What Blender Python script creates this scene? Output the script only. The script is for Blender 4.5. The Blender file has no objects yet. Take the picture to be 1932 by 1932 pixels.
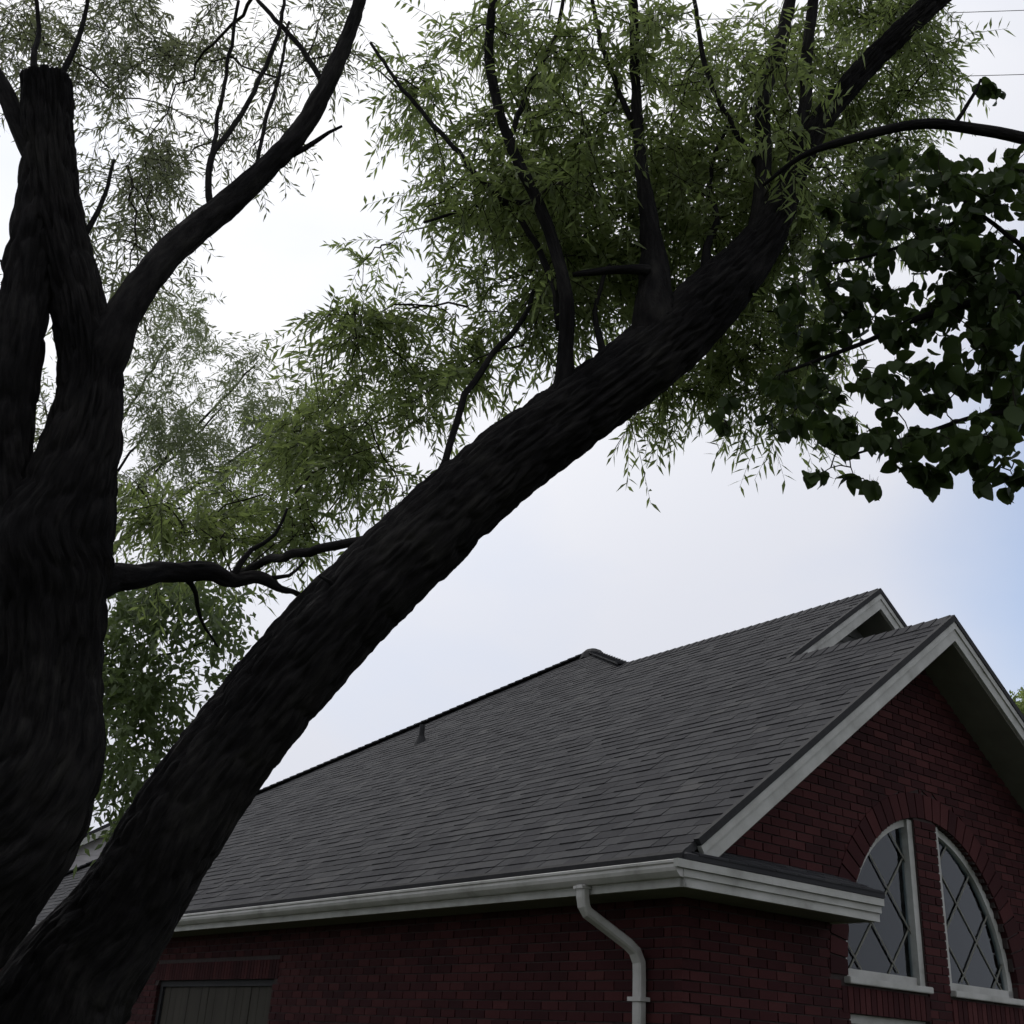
import bpy, bmesh, math, random
import numpy as np
from mathutils import Vector, Matrix

random.seed(7)
rng = np.random.default_rng(11)
sc = bpy.context.scene
C = sc.collection

# ------------------------------------------------------------------ camera
EYE = np.array([0.0, 0.0, 1.6])
FOC = 2191.9            # focal length for a 1932 wide frame
PITCH, ROLL = 0.43526, -0.06269
HALF = 966.0
c_f = np.array([0, math.cos(PITCH), math.sin(PITCH)])
_r0 = np.array([1.0, 0, 0]); _u0 = np.cross(_r0, c_f)
c_r = _r0 * math.cos(ROLL) - _u0 * math.sin(ROLL)
c_u = _u0 * math.cos(ROLL) + _r0 * math.sin(ROLL)

cam_d = bpy.data.cameras.new('camera')
cam = bpy.data.objects.new('camera', cam_d)
C.objects.link(cam)
cam_d.sensor_fit = 'HORIZONTAL'
cam_d.sensor_width = 36.0
cam_d.lens = 36.0 * FOC / 1932.0
cam_d.clip_start = 0.05
cam_d.clip_end = 3000
cam.matrix_world = Matrix(((c_r[0], c_u[0], -c_f[0], EYE[0]),
                           (c_r[1], c_u[1], -c_f[1], EYE[1]),
                           (c_r[2], c_u[2], -c_f[2], EYE[2]),
                           (0, 0, 0, 1)))
sc.camera = cam


def P(x, y, depth):
    """world point seen at (x, y) of a 1932 px frame, `depth` metres ahead"""
    return EYE + depth * (c_f + c_r * (x - HALF) / FOC - c_u * (y - HALF) / FOC)


# ------------------------------------------------------------------ world, sun, exposure
SUN_AZ = math.radians(-32)      # left of the view axis, behind the branches
SUN_EL = math.radians(58)
sun_dir = Vector((math.sin(SUN_AZ) * math.cos(SUN_EL), math.cos(SUN_AZ) * math.cos(SUN_EL), math.sin(SUN_EL)))

world = bpy.data.worlds.new('World')
sc.world = world
world.use_nodes = True
nt = world.node_tree
nt.nodes.clear()


def N(tree, kind, **kw):
    n = tree.nodes.new(kind)
    for k, v in kw.items():
        if k.startswith('i_'):
            n.inputs[k[2:].replace('_', ' ')].default_value = v
        else:
            setattr(n, k, v)
    return n


out = N(nt, 'ShaderNodeOutputWorld')
bg = N(nt, 'ShaderNodeBackground')
bg.inputs['Strength'].default_value = 0.15
nt.links.new(bg.outputs[0], out.inputs[0])
sky = N(nt, 'ShaderNodeTexSky', sky_type='NISHITA', sun_disc=False)
sky.sun_elevation = SUN_EL
sky.sun_rotation = SUN_AZ
sky.dust_density = 0.4
sky.ozone_density = 2.5
tc = N(nt, 'ShaderNodeTexCoord')
# thin high overcast, broken towards the right
mp = N(nt, 'ShaderNodeMapping')
mp.inputs['Location'].default_value = (3.1, 0.4, 1.7)
mp.inputs['Scale'].default_value = (1.0, 1.0, 1.9)
nt.links.new(tc.outputs['Generated'], mp.inputs[0])
cn = N(nt, 'ShaderNodeTexNoise')
cn.inputs['Scale'].default_value = 2.2
cn.inputs['Detail'].default_value = 6
cn.inputs['Roughness'].default_value = 0.5
nt.links.new(mp.outputs[0], cn.inputs['Vector'])
# clearing: cover thins out towards the east (right of the view)
dotn = N(nt, 'ShaderNodeVectorMath', operation='DOT_PRODUCT')
clear_dir = Vector((0.62, 0.70, 0.36)).normalized()
dotn.inputs[1].default_value = clear_dir
nt.links.new(tc.outputs['Generated'], dotn.inputs[0])
mr = N(nt, 'ShaderNodeMapRange', interpolation_type='SMOOTHSTEP')
mr.inputs['From Min'].default_value = 0.925
mr.inputs['From Max'].default_value = 1.0
mr.inputs['To Min'].default_value = 0.0
mr.inputs['To Max'].default_value = 0.85
nt.links.new(dotn.outputs['Value'], mr.inputs['Value'])
nz = N(nt, 'ShaderNodeMapRange')
nz.inputs['From Min'].default_value = 0.3
nz.inputs['From Max'].default_value = 0.7
nz.inputs['To Min'].default_value = -0.18
nz.inputs['To Max'].default_value = 0.18
nt.links.new(cn.outputs['Fac'], nz.inputs['Value'])
cov = N(nt, 'ShaderNodeMath', operation='SUBTRACT')
cov.inputs[0].default_value = 0.98
nt.links.new(mr.outputs[0], cov.inputs[1])
cov2 = N(nt, 'ShaderNodeMath', operation='ADD', use_clamp=True)
nt.links.new(cov.outputs[0], cov2.inputs[0])
nt.links.new(nz.outputs[0], cov2.inputs[1])
# cloud brightness: brighter around the veiled sun
ds = N(nt, 'ShaderNodeVectorMath', operation='DOT_PRODUCT')
ds.inputs[1].default_value = sun_dir
nt.links.new(tc.outputs['Generated'], ds.inputs[0])
br = N(nt, 'ShaderNodeMapRange', interpolation_type='SMOOTHSTEP')
br.inputs['From Min'].default_value = 0.62
br.inputs['From Max'].default_value = 0.99
nt.links.new(ds.outputs['Value'], br.inputs['Value'])
crp = N(nt, 'ShaderNodeMix', data_type='RGBA')
crp.inputs['A'].default_value = (4.95, 5.08, 5.6, 1)
crp.inputs['B'].default_value = (7.3, 7.3, 7.45, 1)
nt.links.new(br.outputs[0], crp.inputs['Factor'])
mx = N(nt, 'ShaderNodeMix', data_type='RGBA')
nt.links.new(cov2.outputs[0], mx.inputs['Factor'])
nt.links.new(sky.outputs[0], mx.inputs['A'])
nt.links.new(crp.outputs['Result'], mx.inputs['B'])
nt.links.new(mx.outputs['Result'], bg.inputs['Color'])

sun_d = bpy.data.lights.new('sun', 'SUN')
sun_d.energy = 0.9
sun_d.angle = math.radians(18)
sun_d.color = (1.0, 0.96, 0.9)
sun = bpy.data.objects.new('sun', sun_d)
C.objects.link(sun)
sun.rotation_euler = (-sun_dir).to_track_quat('-Z', 'Y').to_euler()

sc.view_settings.view_transform = 'Standard'
sc.view_settings.look = 'None'
sc.view_settings.gamma = 1.0
sc.view_settings.use_curve_mapping = False
sc.view_settings.exposure = 0.0
sc.cycles.use_denoising = True
sc.cycles.use_adaptive_sampling = True
sc.cycles.adaptive_threshold = 0.03
sc.cycles.max_bounces = 5
sc.cycles.diffuse_bounces = 3
sc.cycles.glossy_bounces = 3
sc.cycles.transmission_bounces = 4
sc.cycles.transparent_max_bounces = 12


# ------------------------------------------------------------------ helpers
def link(o, parent=None):
    C.objects.link(o)
    if parent is not None:
        o.parent = parent
    return o


def empty(name, loc=(0, 0, 0), rz=0.0, label=None, cat=None, group=None):
    o = bpy.data.objects.new(name, None)
    o.empty_display_size = 0.3
    C.objects.link(o)
    o.location = loc
    o.rotation_euler = (0, 0, rz)
    tag(o, label, cat, group)
    return o


def tag(o, label=None, cat=None, group=None, kind=None):
    if label: o['label'] = label
    if cat: o['category'] = cat
    if group: o['group'] = group
    if kind: o['kind'] = kind
    return o


def mesh_obj(name, verts, faces, mat, parent=None, smooth=False):
    me = bpy.data.meshes.new(name)
    me.from_pydata([tuple(map(float, v)) for v in verts], [], [tuple(map(int, f)) for f in faces])
    me.update()
    if smooth:
        me.polygons.foreach_set('use_smooth', [True] * len(me.polygons))
    me.materials.append(mat)
    return link(bpy.data.objects.new(name, me), parent)


class MB:
    """collects shapes for one mesh object"""
    def __init__(self):
        self.v = []; self.f = []; self.t = []

    def poly(self, pts, tint=0.0):
        b = len(self.v); self.v += [tuple(p) for p in pts]
        self.f.append(tuple(range(b, b + len(pts)))); self.t.append(tint)

    def hexa(self, p, tint=0.0):
        """p: 8 points, bottom loop 0-3 (ccw from above) then top loop 4-7"""
        b = len(self.v); self.v += [tuple(q) for q in p]
        for f in ((3, 2, 1, 0), (4, 5, 6, 7), (0, 1, 5, 4), (1, 2, 6, 5), (2, 3, 7, 6), (3, 0, 4, 7)):
            self.f.append(tuple(b + i for i in f)); self.t.append(tint)

    def box(self, x0, x1, y0, y1, z0, z1, tint=0.0):
        self.hexa([(x0, y0, z0), (x1, y0, z0), (x1, y1, z0), (x0, y1, z0),
                   (x0, y0, z1), (x1, y0, z1), (x1, y1, z1), (x0, y1, z1)], tint)

    def bar(self, p, q, w, h, up=(0, 0, 1), tint=0.0):
        """a beam from p to q, w across, h along `up`"""
        p = Vector(p); q = Vector(q); d = (q - p).normalized()
        s = d.cross(Vector(up)).normalized(); u = s.cross(d).normalized()
        s *= w / 2; u *= h / 2
        self.hexa([p - s - u, p + s - u, q + s - u, q - s - u, p - s + u, p + s + u, q + s + u, q - s + u], tint)

    def prism(self, pts, off, tint=0.0):
        """a planar loop pushed along a vector"""
        n = len(pts); o = Vector(off); b = len(self.v)
        self.v += [tuple(p) for p in pts] + [tuple(Vector(p) + o) for p in pts]
        self.f.append(tuple(b + i for i in range(n))[::-1]); self.t.append(tint)
        self.f.append(tuple(b + n + i for i in range(n))); self.t.append(tint)
        for i in range(n):
            j = (i + 1) % n
            self.f.append((b + i, b + j, b + n + j, b + n + i)); self.t.append(tint)

    def build(self, name, mat, parent=None, smooth=False, bevel=0.0, tints=False):
        me = bpy.data.meshes.new(name)
        me.from_pydata(self.v, [], self.f)
        if tints:
            at = me.attributes.new('tint', 'FLOAT', 'FACE')
            at.data.foreach_set('value', self.t)
        bm = bmesh.new(); bm.from_mesh(me)
        bmesh.ops.recalc_face_normals(bm, faces=bm.faces)
        if bevel > 0:
            bmesh.ops.bevel(bm, geom=[e for e in bm.edges], offset=bevel, segments=2, affect='EDGES', clamp_overlap=True)
        bm.to_mesh(me); bm.free()
        if smooth:
            me.polygons.foreach_set('use_smooth', [True] * len(me.polygons))
        me.materials.append(mat)
        return link(bpy.data.objects.new(name, me), parent)


# value noise on a lattice (for bark relief)
SKEL = {}
_lat = rng.random((64, 64))


def vnoise(u, v):
    u = np.asarray(u); v = np.asarray(v)
    iu = np.floor(u).astype(int); iv = np.floor(v).astype(int)
    fu = u - iu; fv = v - iv
    fu = fu * fu * (3 - 2 * fu); fv = fv * fv * (3 - 2 * fv)
    a = _lat[iu % 64, iv % 64]; b = _lat[(iu + 1) % 64, iv % 64]
    c = _lat[iu % 64, (iv + 1) % 64]; d = _lat[(iu + 1) % 64, (iv + 1) % 64]
    return (a * (1 - fu) + b * fu) * (1 - fv) + (c * (1 - fu) + d * fu) * fv


def catmull(pts, step):
    pts = np.asarray(pts, float)
    ext = np.vstack([2 * pts[0] - pts[1], pts, 2 * pts[-1] - pts[-2]])
    res = []
    for i in range(1, len(ext) - 2):
        p0, p1, p2, p3 = ext[i - 1], ext[i], ext[i + 1], ext[i + 2]
        n = max(2, int(np.linalg.norm((p2 - p1)[:3]) / step))
        for k in range(n):
            t = k / n
            res.append(0.5 * ((2 * p1) + (-p0 + p2) * t + (2 * p0 - 5 * p1 + 4 * p2 - p3) * t * t + (-p0 + 3 * p1 - 3 * p2 + p3) * t ** 3))
    res.append(ext[-2])
    return np.array(res)


def tube(name, pts, mat, parent, seg=12, step=0.06, bark=0.0, wob=0.0, nfur=22):
    """pts: rows of x, y, z, radius (world). Bark relief is real displacement of the rings."""
    q = catmull(pts, step)
    n = len(q)
    c = q[:, :3].copy(); r = np.maximum(q[:, 3], 0.0015)
    if parent is not None and name in ('limb', 'branch', 'leaning_trunk', 'forked_trunk', 'stem'):
        SKEL.setdefault(parent.name, []).append(q[(q[:, 3] < .17) & (q[:, 2] > 2.2)][::2, :3])
    s = np.concatenate([[0], np.cumsum(np.linalg.norm(np.diff(c, axis=0), axis=1))])
    if wob > 0:
        o = rng.random(6) * 50
        for k in range(3):
            c[:, k] += wob * r * 2 * ((vnoise(s / max(6 * r.mean(), .02) + o[k], o[k + 3] + 0 * s)) - 0.5)
    T = np.gradient(c, axis=0); T /= np.linalg.norm(T, axis=1)[:, None]
    ref = np.array([0.31, -0.75, 0.58])
    A = np.cross(T, ref); A /= np.linalg.norm(A, axis=1)[:, None]
    B = np.cross(T, A)
    th = np.linspace(0, 2 * math.pi, seg, endpoint=False)
    SS, TH = np.meshgrid(s, th, indexing='ij')
    R = np.repeat(r[:, None], seg, 1)
    if bark > 0:
        o = rng.random() * 40
        u = TH / (2 * math.pi) * nfur
        wrap = np.minimum(u, nfur - u)
        tw = vnoise(SS * 3 + o, TH * 0 + o) * .5
        f1 = 1 - np.abs(vnoise(wrap + tw + o, SS * 9.0 + o) - 0.5) * 3.2
        f1 = -np.clip(f1, 0, 1) ** 1.5
        f2 = vnoise(wrap * 2.3 + o, SS * 22 + 9) + 0.6 * vnoise(wrap * 4 + o, SS * 55 + 3)
        lump = vnoise(wrap * 0.22 + o, SS * 2.2 + o) - 0.5
        R = R * (1 + 0.16 * lump) + bark * (f1 * 1.1 + f2 * 0.5)
    V = c[:, None, :] + R[:, :, None] * (np.cos(TH)[:, :, None] * A[:, None, :] + np.sin(TH)[:, :, None] * B[:, None, :])
    idx = np.arange(n * seg).reshape(n, seg)
    a = idx[:-1]; b = idx[1:]
    F = np.stack([a, np.roll(a, -1, 1), np.roll(b, -1, 1), b], -1).reshape(-1, 4)
    me = bpy.data.meshes.new(name)
    caps = [tuple(range(seg))[::-1], tuple(range((n - 1) * seg, n * seg))]
    me.from_pydata(V.reshape(-1, 3).tolist(), [], F.tolist() + caps)
    uv = me.uv_layers.new(name='bark')
    UV = np.stack([TH * r.mean(), SS], -1).reshape(-1, 2)
    li = np.empty(len(me.loops), np.int32); me.loops.foreach_get('vertex_index', li)
    uv.data.foreach_set('uv', UV[li].ravel().astype(np.float32))
    me.polygons.foreach_set('use_smooth', [True] * len(me.polygons))
    me.materials.append(mat)
    me.validate()
    return link(bpy.data.objects.new(name, me), parent)


def ptube(name, rows, mat, parent, **kw):
    """rows of (x, y, width_px, depth)"""
    pts = []
    for x, y, w, d in rows:
        p = P(x, y, d)
        pts.append((*p, 0.5 * w * d / FOC))
    return tube(name, pts, mat, parent, **kw)


# ------------------------------------------------------------------ materials
def new_mat(name):
    m = bpy.data.materials.new(name)
    m.use_nodes = True
    t = m.node_tree
    b = t.nodes['Principled BSDF']
    return m, t, b


def ramp(t, stops):
    n = t.nodes.new('ShaderNodeValToRGB')
    e = n.color_ramp.elements
    while len(e) < len(stops): e.new(0.5)
    for k, (p, col) in enumerate(stops):
        e[k].position = p; e[k].color = (*col, 1)
    return n


def noise(t, scale, detail=4, rough=0.55, vec=None, dim='3D'):
    n = t.nodes.new('ShaderNodeTexNoise')
    n.noise_dimensions = dim
    n.inputs['Scale'].default_value = scale
    n.inputs['Detail'].default_value = detail
    n.inputs['Roughness'].default_value = rough
    if vec is not None: t.links.new(vec, n.inputs['Vector'])
    return n


def coords(t, kind='Object', scale=(1, 1, 1)):
    tcn = t.nodes.new('ShaderNodeTexCoord')
    mpn = t.nodes.new('ShaderNodeMapping')
    mpn.inputs['Scale'].default_value = scale
    t.links.new(tcn.outputs[kind], mpn.inputs[0])
    return mpn.outputs[0]


def bump(t, b, h, strength=0.3, dist=0.01):
    n = t.nodes.new('ShaderNodeBump')
    n.inputs['Strength'].default_value = strength
    n.inputs['Distance'].default_value = dist
    t.links.new(h, n.inputs['Height'])
    t.links.new(n.outputs[0], b.inputs['Normal'])


def mat_noise(name, stops, scale=8, rough=0.8, bstr=0.3, bdist=0.004, bscale=60, spec=0.3, kind='Object', sc3=(1, 1, 1)):
    m, t, b = new_mat(name)
    v = coords(t, kind, sc3)
    n = noise(t, scale, 6, 0.6, v)
    r = ramp(t, stops)
    t.links.new(n.outputs['Fac'], r.inputs[0])
    t.links.new(r.outputs[0], b.inputs['Base Color'])
    b.inputs['Roughness'].default_value = rough
    b.inputs['Specular IOR Level'].default_value = spec
    n2 = noise(t, bscale, 5, 0.6, v)
    bump(t, b, n2.outputs['Fac'], bstr, bdist)
    return m


def mat_piece(name, stops, grain=140, rough=0.85, spec=0.25, bstr=0.4, bdist=0.002):
    """colour picked per piece (own random plus the 'tint' of joined pieces) with a fine grain"""
    m, t, b = new_mat(name)
    oi = t.nodes.new('ShaderNodeObjectInfo')
    at = t.nodes.new('ShaderNodeAttribute'); at.attribute_name = 'tint'
    ad = N(t, 'ShaderNodeMath', operation='ADD')
    t.links.new(oi.outputs['Random'], ad.inputs[0]); t.links.new(at.outputs['Fac'], ad.inputs[1])
    fr = N(t, 'ShaderNodeMath', operation='FRACT'); t.links.new(ad.outputs[0], fr.inputs[0])
    gv = t.nodes.new('ShaderNodeNewGeometry')
    n1 = noise(t, grain, 3, 0.6, gv.outputs['Position'])
    n2 = noise(t, 1.3, 4, 0.6, gv.outputs['Position'])
    m1 = N(t, 'ShaderNodeMath', operation='MULTIPLY_ADD')
    m1.inputs[1].default_value = 0.5; t.links.new(n1.outputs['Fac'], m1.inputs[0])
    m2 = N(t, 'ShaderNodeMath', operation='MULTIPLY'); m2.inputs[1].default_value = 0.45
    t.links.new(fr.outputs[0], m2.inputs[0]); t.links.new(m2.outputs[0], m1.inputs[2])
    m3 = N(t, 'ShaderNodeMath', operation='MULTIPLY_ADD'); m3.inputs[1].default_value = 0.5
    t.links.new(n2.outputs['Fac'], m3.inputs[0]); t.links.new(m1.outputs[0], m3.inputs[2])
    m4 = N(t, 'ShaderNodeMath', operation='SUBTRACT', use_clamp=True); m4.inputs[1].default_value = 0.22
    t.links.new(m3.outputs[0], m4.inputs[0])
    r = ramp(t, stops)
    t.links.new(m4.outputs[0], r.inputs[0]); t.links.new(r.outputs[0], b.inputs['Base Color'])
    b.inputs['Roughness'].default_value = rough
    b.inputs['Specular IOR Level'].default_value = spec
    bump(t, b, n1.outputs['Fac'], bstr, bdist)
    return m


def mat_leaf(name, c1, c2, trans, tcol, rough=0.5, spec=0.3):
    m, t, b = new_mat(name)
    gi = t.nodes.new('ShaderNodeNewGeometry')
    oi = t.nodes.new('ShaderNodeObjectInfo')
    n = noise(t, 2.3, 3, 0.6, gi.outputs['Position'])
    ad = N(t, 'ShaderNodeMath', operation='MULTIPLY_ADD'); ad.inputs[1].default_value = 0.5
    t.links.new(gi.outputs['Random Per Island'], ad.inputs[0]); t.links.new(n.outputs['Fac'], ad.inputs[2])
    a2 = N(t, 'ShaderNodeMath', operation='MULTIPLY_ADD'); a2.inputs[1].default_value = 0.3
    t.links.new(oi.outputs['Random'], a2.inputs[0]); t.links.new(ad.outputs[0], a2.inputs[2])
    r = ramp(t, [(0.35, c1), (0.95, c2)])
    t.links.new(a2.outputs[0], r.inputs[0])
    t.links.new(r.outputs[0], b.inputs['Base Color'])
    b.inputs['Roughness'].default_value = rough
    b.inputs['Specular IOR Level'].default_value = spec
    tr = t.nodes.new('ShaderNodeBsdfTranslucent')
    mt = N(t, 'ShaderNodeMix', data_type='RGBA', blend_type='MULTIPLY'); mt.inputs['Factor'].default_value = 0.0
    tr.inputs['Color'].default_value = (*tcol, 1)
    ms = t.nodes.new('ShaderNodeMixShader'); ms.inputs[0].default_value = trans
    t.links.new(b.outputs[0], ms.inputs[1]); t.links.new(tr.outputs[0], ms.inputs[2])
    t.links.new(ms.outputs[0], t.nodes['Material Output'].inputs['Surface'])
    return m


def mat_bark(name, stops, su=55, sv=9):
    m, t, b = new_mat(name)
    tcn = t.nodes.new('ShaderNodeTexCoord')
    mpn = t.nodes.new('ShaderNodeMapping'); mpn.inputs['Scale'].default_value = (su, sv, 1)
    t.links.new(tcn.outputs['UV'], mpn.inputs[0])
    n1 = noise(t, 1.0, 8, 0.65, mpn.outputs[0])
    gv = t.nodes.new('ShaderNodeNewGeometry')
    n2 = noise(t, 3.0, 4, 0.6, gv.outputs['Position'])
    mixn = N(t, 'ShaderNodeMath', operation='MULTIPLY_ADD'); mixn.inputs[1].default_value = 0.5
    t.links.new(n2.outputs['Fac'], mixn.inputs[0])
    h = N(t, 'ShaderNodeMath', operation='MULTIPLY'); h.inputs[1].default_value = 0.6
    t.links.new(n1.outputs['Fac'], h.inputs[0]); t.links.new(h.outputs[0], mixn.inputs[2])
    r = ramp(t, stops)
    t.links.new(mixn.outputs[0], r.inputs[0]); t.links.new(r.outputs[0], b.inputs['Base Color'])
    b.inputs['Roughness'].default_value = 0.95
    b.inputs['Specular IOR Level'].default_value = 0.1
    bump(t, b, n1.outputs['Fac'], 0.9, 0.02)
    return m


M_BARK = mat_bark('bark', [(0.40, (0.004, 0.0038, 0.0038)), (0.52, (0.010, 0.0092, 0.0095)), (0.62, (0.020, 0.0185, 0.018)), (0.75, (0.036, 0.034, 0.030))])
M_TWIG = mat_bark('twig_bark', [(0.3, (0.014, 0.012, 0.009)), (0.8, (0.035, 0.032, 0.022))], 60, 30)
M_LEAF = mat_leaf('narrow_leaf', (0.052, 0.076, 0.024), (0.10, 0.125, 0.045), 0.5, (0.28, 0.36, 0.11))
M_LEAFB = mat_leaf('far_leaf', (0.060, 0.078, 0.040), (0.11, 0.13, 0.07), 0.45, (0.25, 0.30, 0.14))
M_LEAFG = mat_leaf('greyish_leaf', (0.060, 0.070, 0.038), (0.10, 0.11, 0.06), 0.45, (0.22, 0.25, 0.12))
M_LEAFD = mat_leaf('dark_green_leaf', (0.035, 0.055, 0.020), (0.07, 0.095, 0.035), 0.42, (0.16, 0.22, 0.07))  # darker green of the bushy background tree
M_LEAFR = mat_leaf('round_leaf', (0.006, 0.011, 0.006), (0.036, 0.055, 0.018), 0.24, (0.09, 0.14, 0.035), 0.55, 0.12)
M_SHINGLE = mat_piece('asphalt_shingle', [(0.0, (0.016, 0.016, 0.018)), (0.4, (0.030, 0.030, 0.033)), (0.7, (0.047, 0.047, 0.049)), (1.0, (0.08, 0.077, 0.072))], 160, 0.85, 0.13)
M_BRICK = mat_piece('red_brick', [(0.0, (0.013, 0.005, 0.006)), (0.45, (0.036, 0.0100, 0.011)), (0.75, (0.060, 0.018, 0.018)), (1.0, (0.092, 0.040, 0.036))], 90, 0.9, 0.15)
M_MORTAR = mat_noise('mortar', [(0.3, (0.03, 0.022, 0.021)), (0.7, (0.055, 0.042, 0.04))], 20, 0.95)
M_TRIM = mat_noise('painted_trim', [(0.25, (0.20, 0.20, 0.175)), (0.42, (0.33, 0.33, 0.305)), (0.6, (0.41, 0.41, 0.385)), (0.8, (0.46, 0.46, 0.44))], 3.2, 0.6, 0.15, 0.003, 40)
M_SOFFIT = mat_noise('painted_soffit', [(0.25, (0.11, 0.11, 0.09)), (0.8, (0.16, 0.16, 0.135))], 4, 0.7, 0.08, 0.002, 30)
M_METAL = mat_noise('painted_gutter', [(0.25, (0.19, 0.185, 0.165)), (0.42, (0.33, 0.325, 0.30)), (0.6, (0.41, 0.40, 0.38)), (0.8, (0.46, 0.45, 0.43))], 3, 0.45, 0.05, 0.002, 18, 0.5)
M_DARKM = mat_noise('dark_metal', [(0.3, (0.03, 0.03, 0.032)), (0.7, (0.05, 0.05, 0.05))], 12, 0.5)
M_EDGE = mat_noise('shingle_edge', [(0.3, (0.012, 0.012, 0.013)), (0.7, (0.022, 0.022, 0.023))], 12, 0.8)
M_ROOM = mat_noise('room_lining', [(0.3, (0.10, 0.09, 0.08)), (0.7, (0.13, 0.12, 0.11))], 3, 0.9)
M_CABLE = mat_noise('cable_rubber', [(0.3, (0.05, 0.05, 0.055)), (0.7, (0.08, 0.08, 0.085))], 20, 0.6)
M_GRASS = mat_noise('lawn', [(0.25, (0.020, 0.026, 0.010)), (0.5, (0.035, 0.045, 0.015)), (0.8, (0.05, 0.05, 0.022))], 3, 0.95, 0.8, 0.03, 40)


def mat_glass():
    m, t, b = new_mat('window_glass')
    t.nodes.remove(b)
    g = t.nodes.new('ShaderNodeBsdfGlossy'); g.inputs['Roughness'].default_value = 0.015
    g.inputs['Color'].default_value = (0.9, 0.95, 1.0, 1)
    tr = t.nodes.new('ShaderNodeBsdfTransparent'); tr.inputs['Color'].default_value = (0.72, 0.78, 0.78, 1)
    fr = t.nodes.new('ShaderNodeFresnel'); fr.inputs['IOR'].default_value = 1.45
    v = coords(t, 'Object')
    nn = noise(t, 1.2, 2, 0.5, v)
    bp = t.nodes.new('ShaderNodeBump'); bp.inputs['Strength'].default_value = 0.06; bp.inputs['Distance'].default_value = 0.05
    t.links.new(nn.outputs['Fac'], bp.inputs['Height'])
    t.links.new(bp.outputs[0], g.inputs['Normal']); t.links.new(bp.outputs[0], fr.inputs['Normal'])
    ms = t.nodes.new('ShaderNodeMixShader')
    t.links.new(fr.outputs[0], ms.inputs[0]); t.links.new(tr.outputs[0], ms.inputs[1]); t.links.new(g.outputs[0], ms.inputs[2])
    t.links.new(ms.outputs[0], t.nodes['Material Output'].inputs['Surface'])
    return m


M_GLASS = mat_glass()

# ------------------------------------------------------------------ ground
g = MB()
g.poly([(-600, -600, 0), (600, -600, 0), (600, 600, 0), (-600, 600, 0)])
tag(g.build('ground', M_GRASS), kind='structure')

# ------------------------------------------------------------------ house
# local axes: x along the gable front, y away along the side eave, z up; origin under the eave corner
YAW = 0.64693
HX, HY = 1.35188, 8.37913
ZE = 2.95                 # eave height
SL = 0.732                # roof slope
R1, R2, R3 = 3.764, 5.63, 7.12      # ridge offsets
A2 = 2.05                 # set-back of the rear gable
OV = 0.45                 # overhang
house = empty('brick_house', (HX, HY, 0), YAW, 'dark red brick house with grey shingle roof and two front gables', 'house')
hR = np.array([math.cos(YAW), math.sin(YAW), 0]); hL = np.array([-math.sin(YAW), math.cos(YAW), 0])
hO = np.array([HX, HY, 0.0])


def H2W(x, y, z): return hO + hR * x + hL * y + np.array([0, 0, z])


def project(p):
    d = np.asarray(p) - EYE
    k = d @ c_f
    return HALF + FOC * (d @ c_r) / k, HALF - FOC * (d @ c_u) / k, k


nrm = Vector((-SL, 0, 1)).normalized()          # of the left slope


def left(x, y, up=0.0):                          # point on the left slope
    return Vector((x, y, ZE + SL * x)) + nrm * up


roof_m = MB()
TH = 0.05
# left slope (one plane shared by front gable, rear gable and the hip end)
HIPX, HIPY = 7.12, 9.0
FAR = 22.4
polyL = [(0, 0), (R1, 0), (R1, A2), (R2, A2), (R2, 6.6), (HIPX, HIPY), (0, FAR)]
roof_m.prism([left(x, y, -TH) for x, y in polyL], nrm * TH)
nr = Vector((SL, 0, 1)).normalized()


def right(x, y, ridge, up=0.0):
    return Vector((x, y, ZE + SL * (2 * ridge - x))) + nr * up


roof_m.prism([right(x, y, R1, -TH) for x, y in [(R1 + .002, 0), (2 * R1, 0), (2 * R1, A2 + 2), (R1 + .002, A2 + 2)]], nr * TH)
roof_m.prism([right(x, y, R2, -TH) for x, y in [(R2 + .002, A2), (2 * R2, A2), (2 * R2, 8), (R2 + .002, 8)]], nr * TH)
zt = ZE + SL * HIPX
roof_m.prism([(HIPX, HIPY, zt - .05), (14, HIPY, zt - .05), (14, 3.5, zt - .05 - 5.5 * .454), (5.0, 5.5, zt - .05 - 3.5 * .454), ], (0, -.02, .045))
roof_m.prism([(HIPX, HIPY + .01, zt - .05), (0, FAR, ZE - .05), (21, FAR, ZE - .05), (14, HIPY + .01, zt - .05)], (0, .02, .045))
roof = roof_m.build('roof', M_SHINGLE, house, tints=True)

# ---- shingles on the left slope, laid in courses
EXPO = 0.145
cells = []
sl_len = math.hypot(1, SL)


def xlim(x):
    """extent of the left slope along y at offset x"""
    lo = 0.0 if x <= R1 else (A2 if x <= R2 else 6.6 + (x - R2) / (HIPX - R2) * (HIPY - 6.6))
    hi = FAR + (HIPY - FAR) * x / HIPX
    return lo, hi


ncourse = int(HIPX * sl_len / EXPO)
for i in range(ncourse):
    x0 = i * EXPO / sl_len
    x1 = (i + 1) * EXPO / sl_len
    lo, hi = xlim(x0 + 0.03)
    if x1 > HIPX: break
    # near courses are cut, far ones beyond the picture's detail left wider
    y = lo - (random.random() * 0.2 if lo > 0 else 0.0)
    y = max(y, lo)
    while y < hi:
        w = random.choice((0.17, 0.22, 0.26, 0.31)) * (1.0 if y < 12 else 1.6)
        y1 = min(y + w, hi)
        if y1 - y > 0.05:
            cells.append((x0, x1, y, y1, random.random()))
        y = y1


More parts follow.
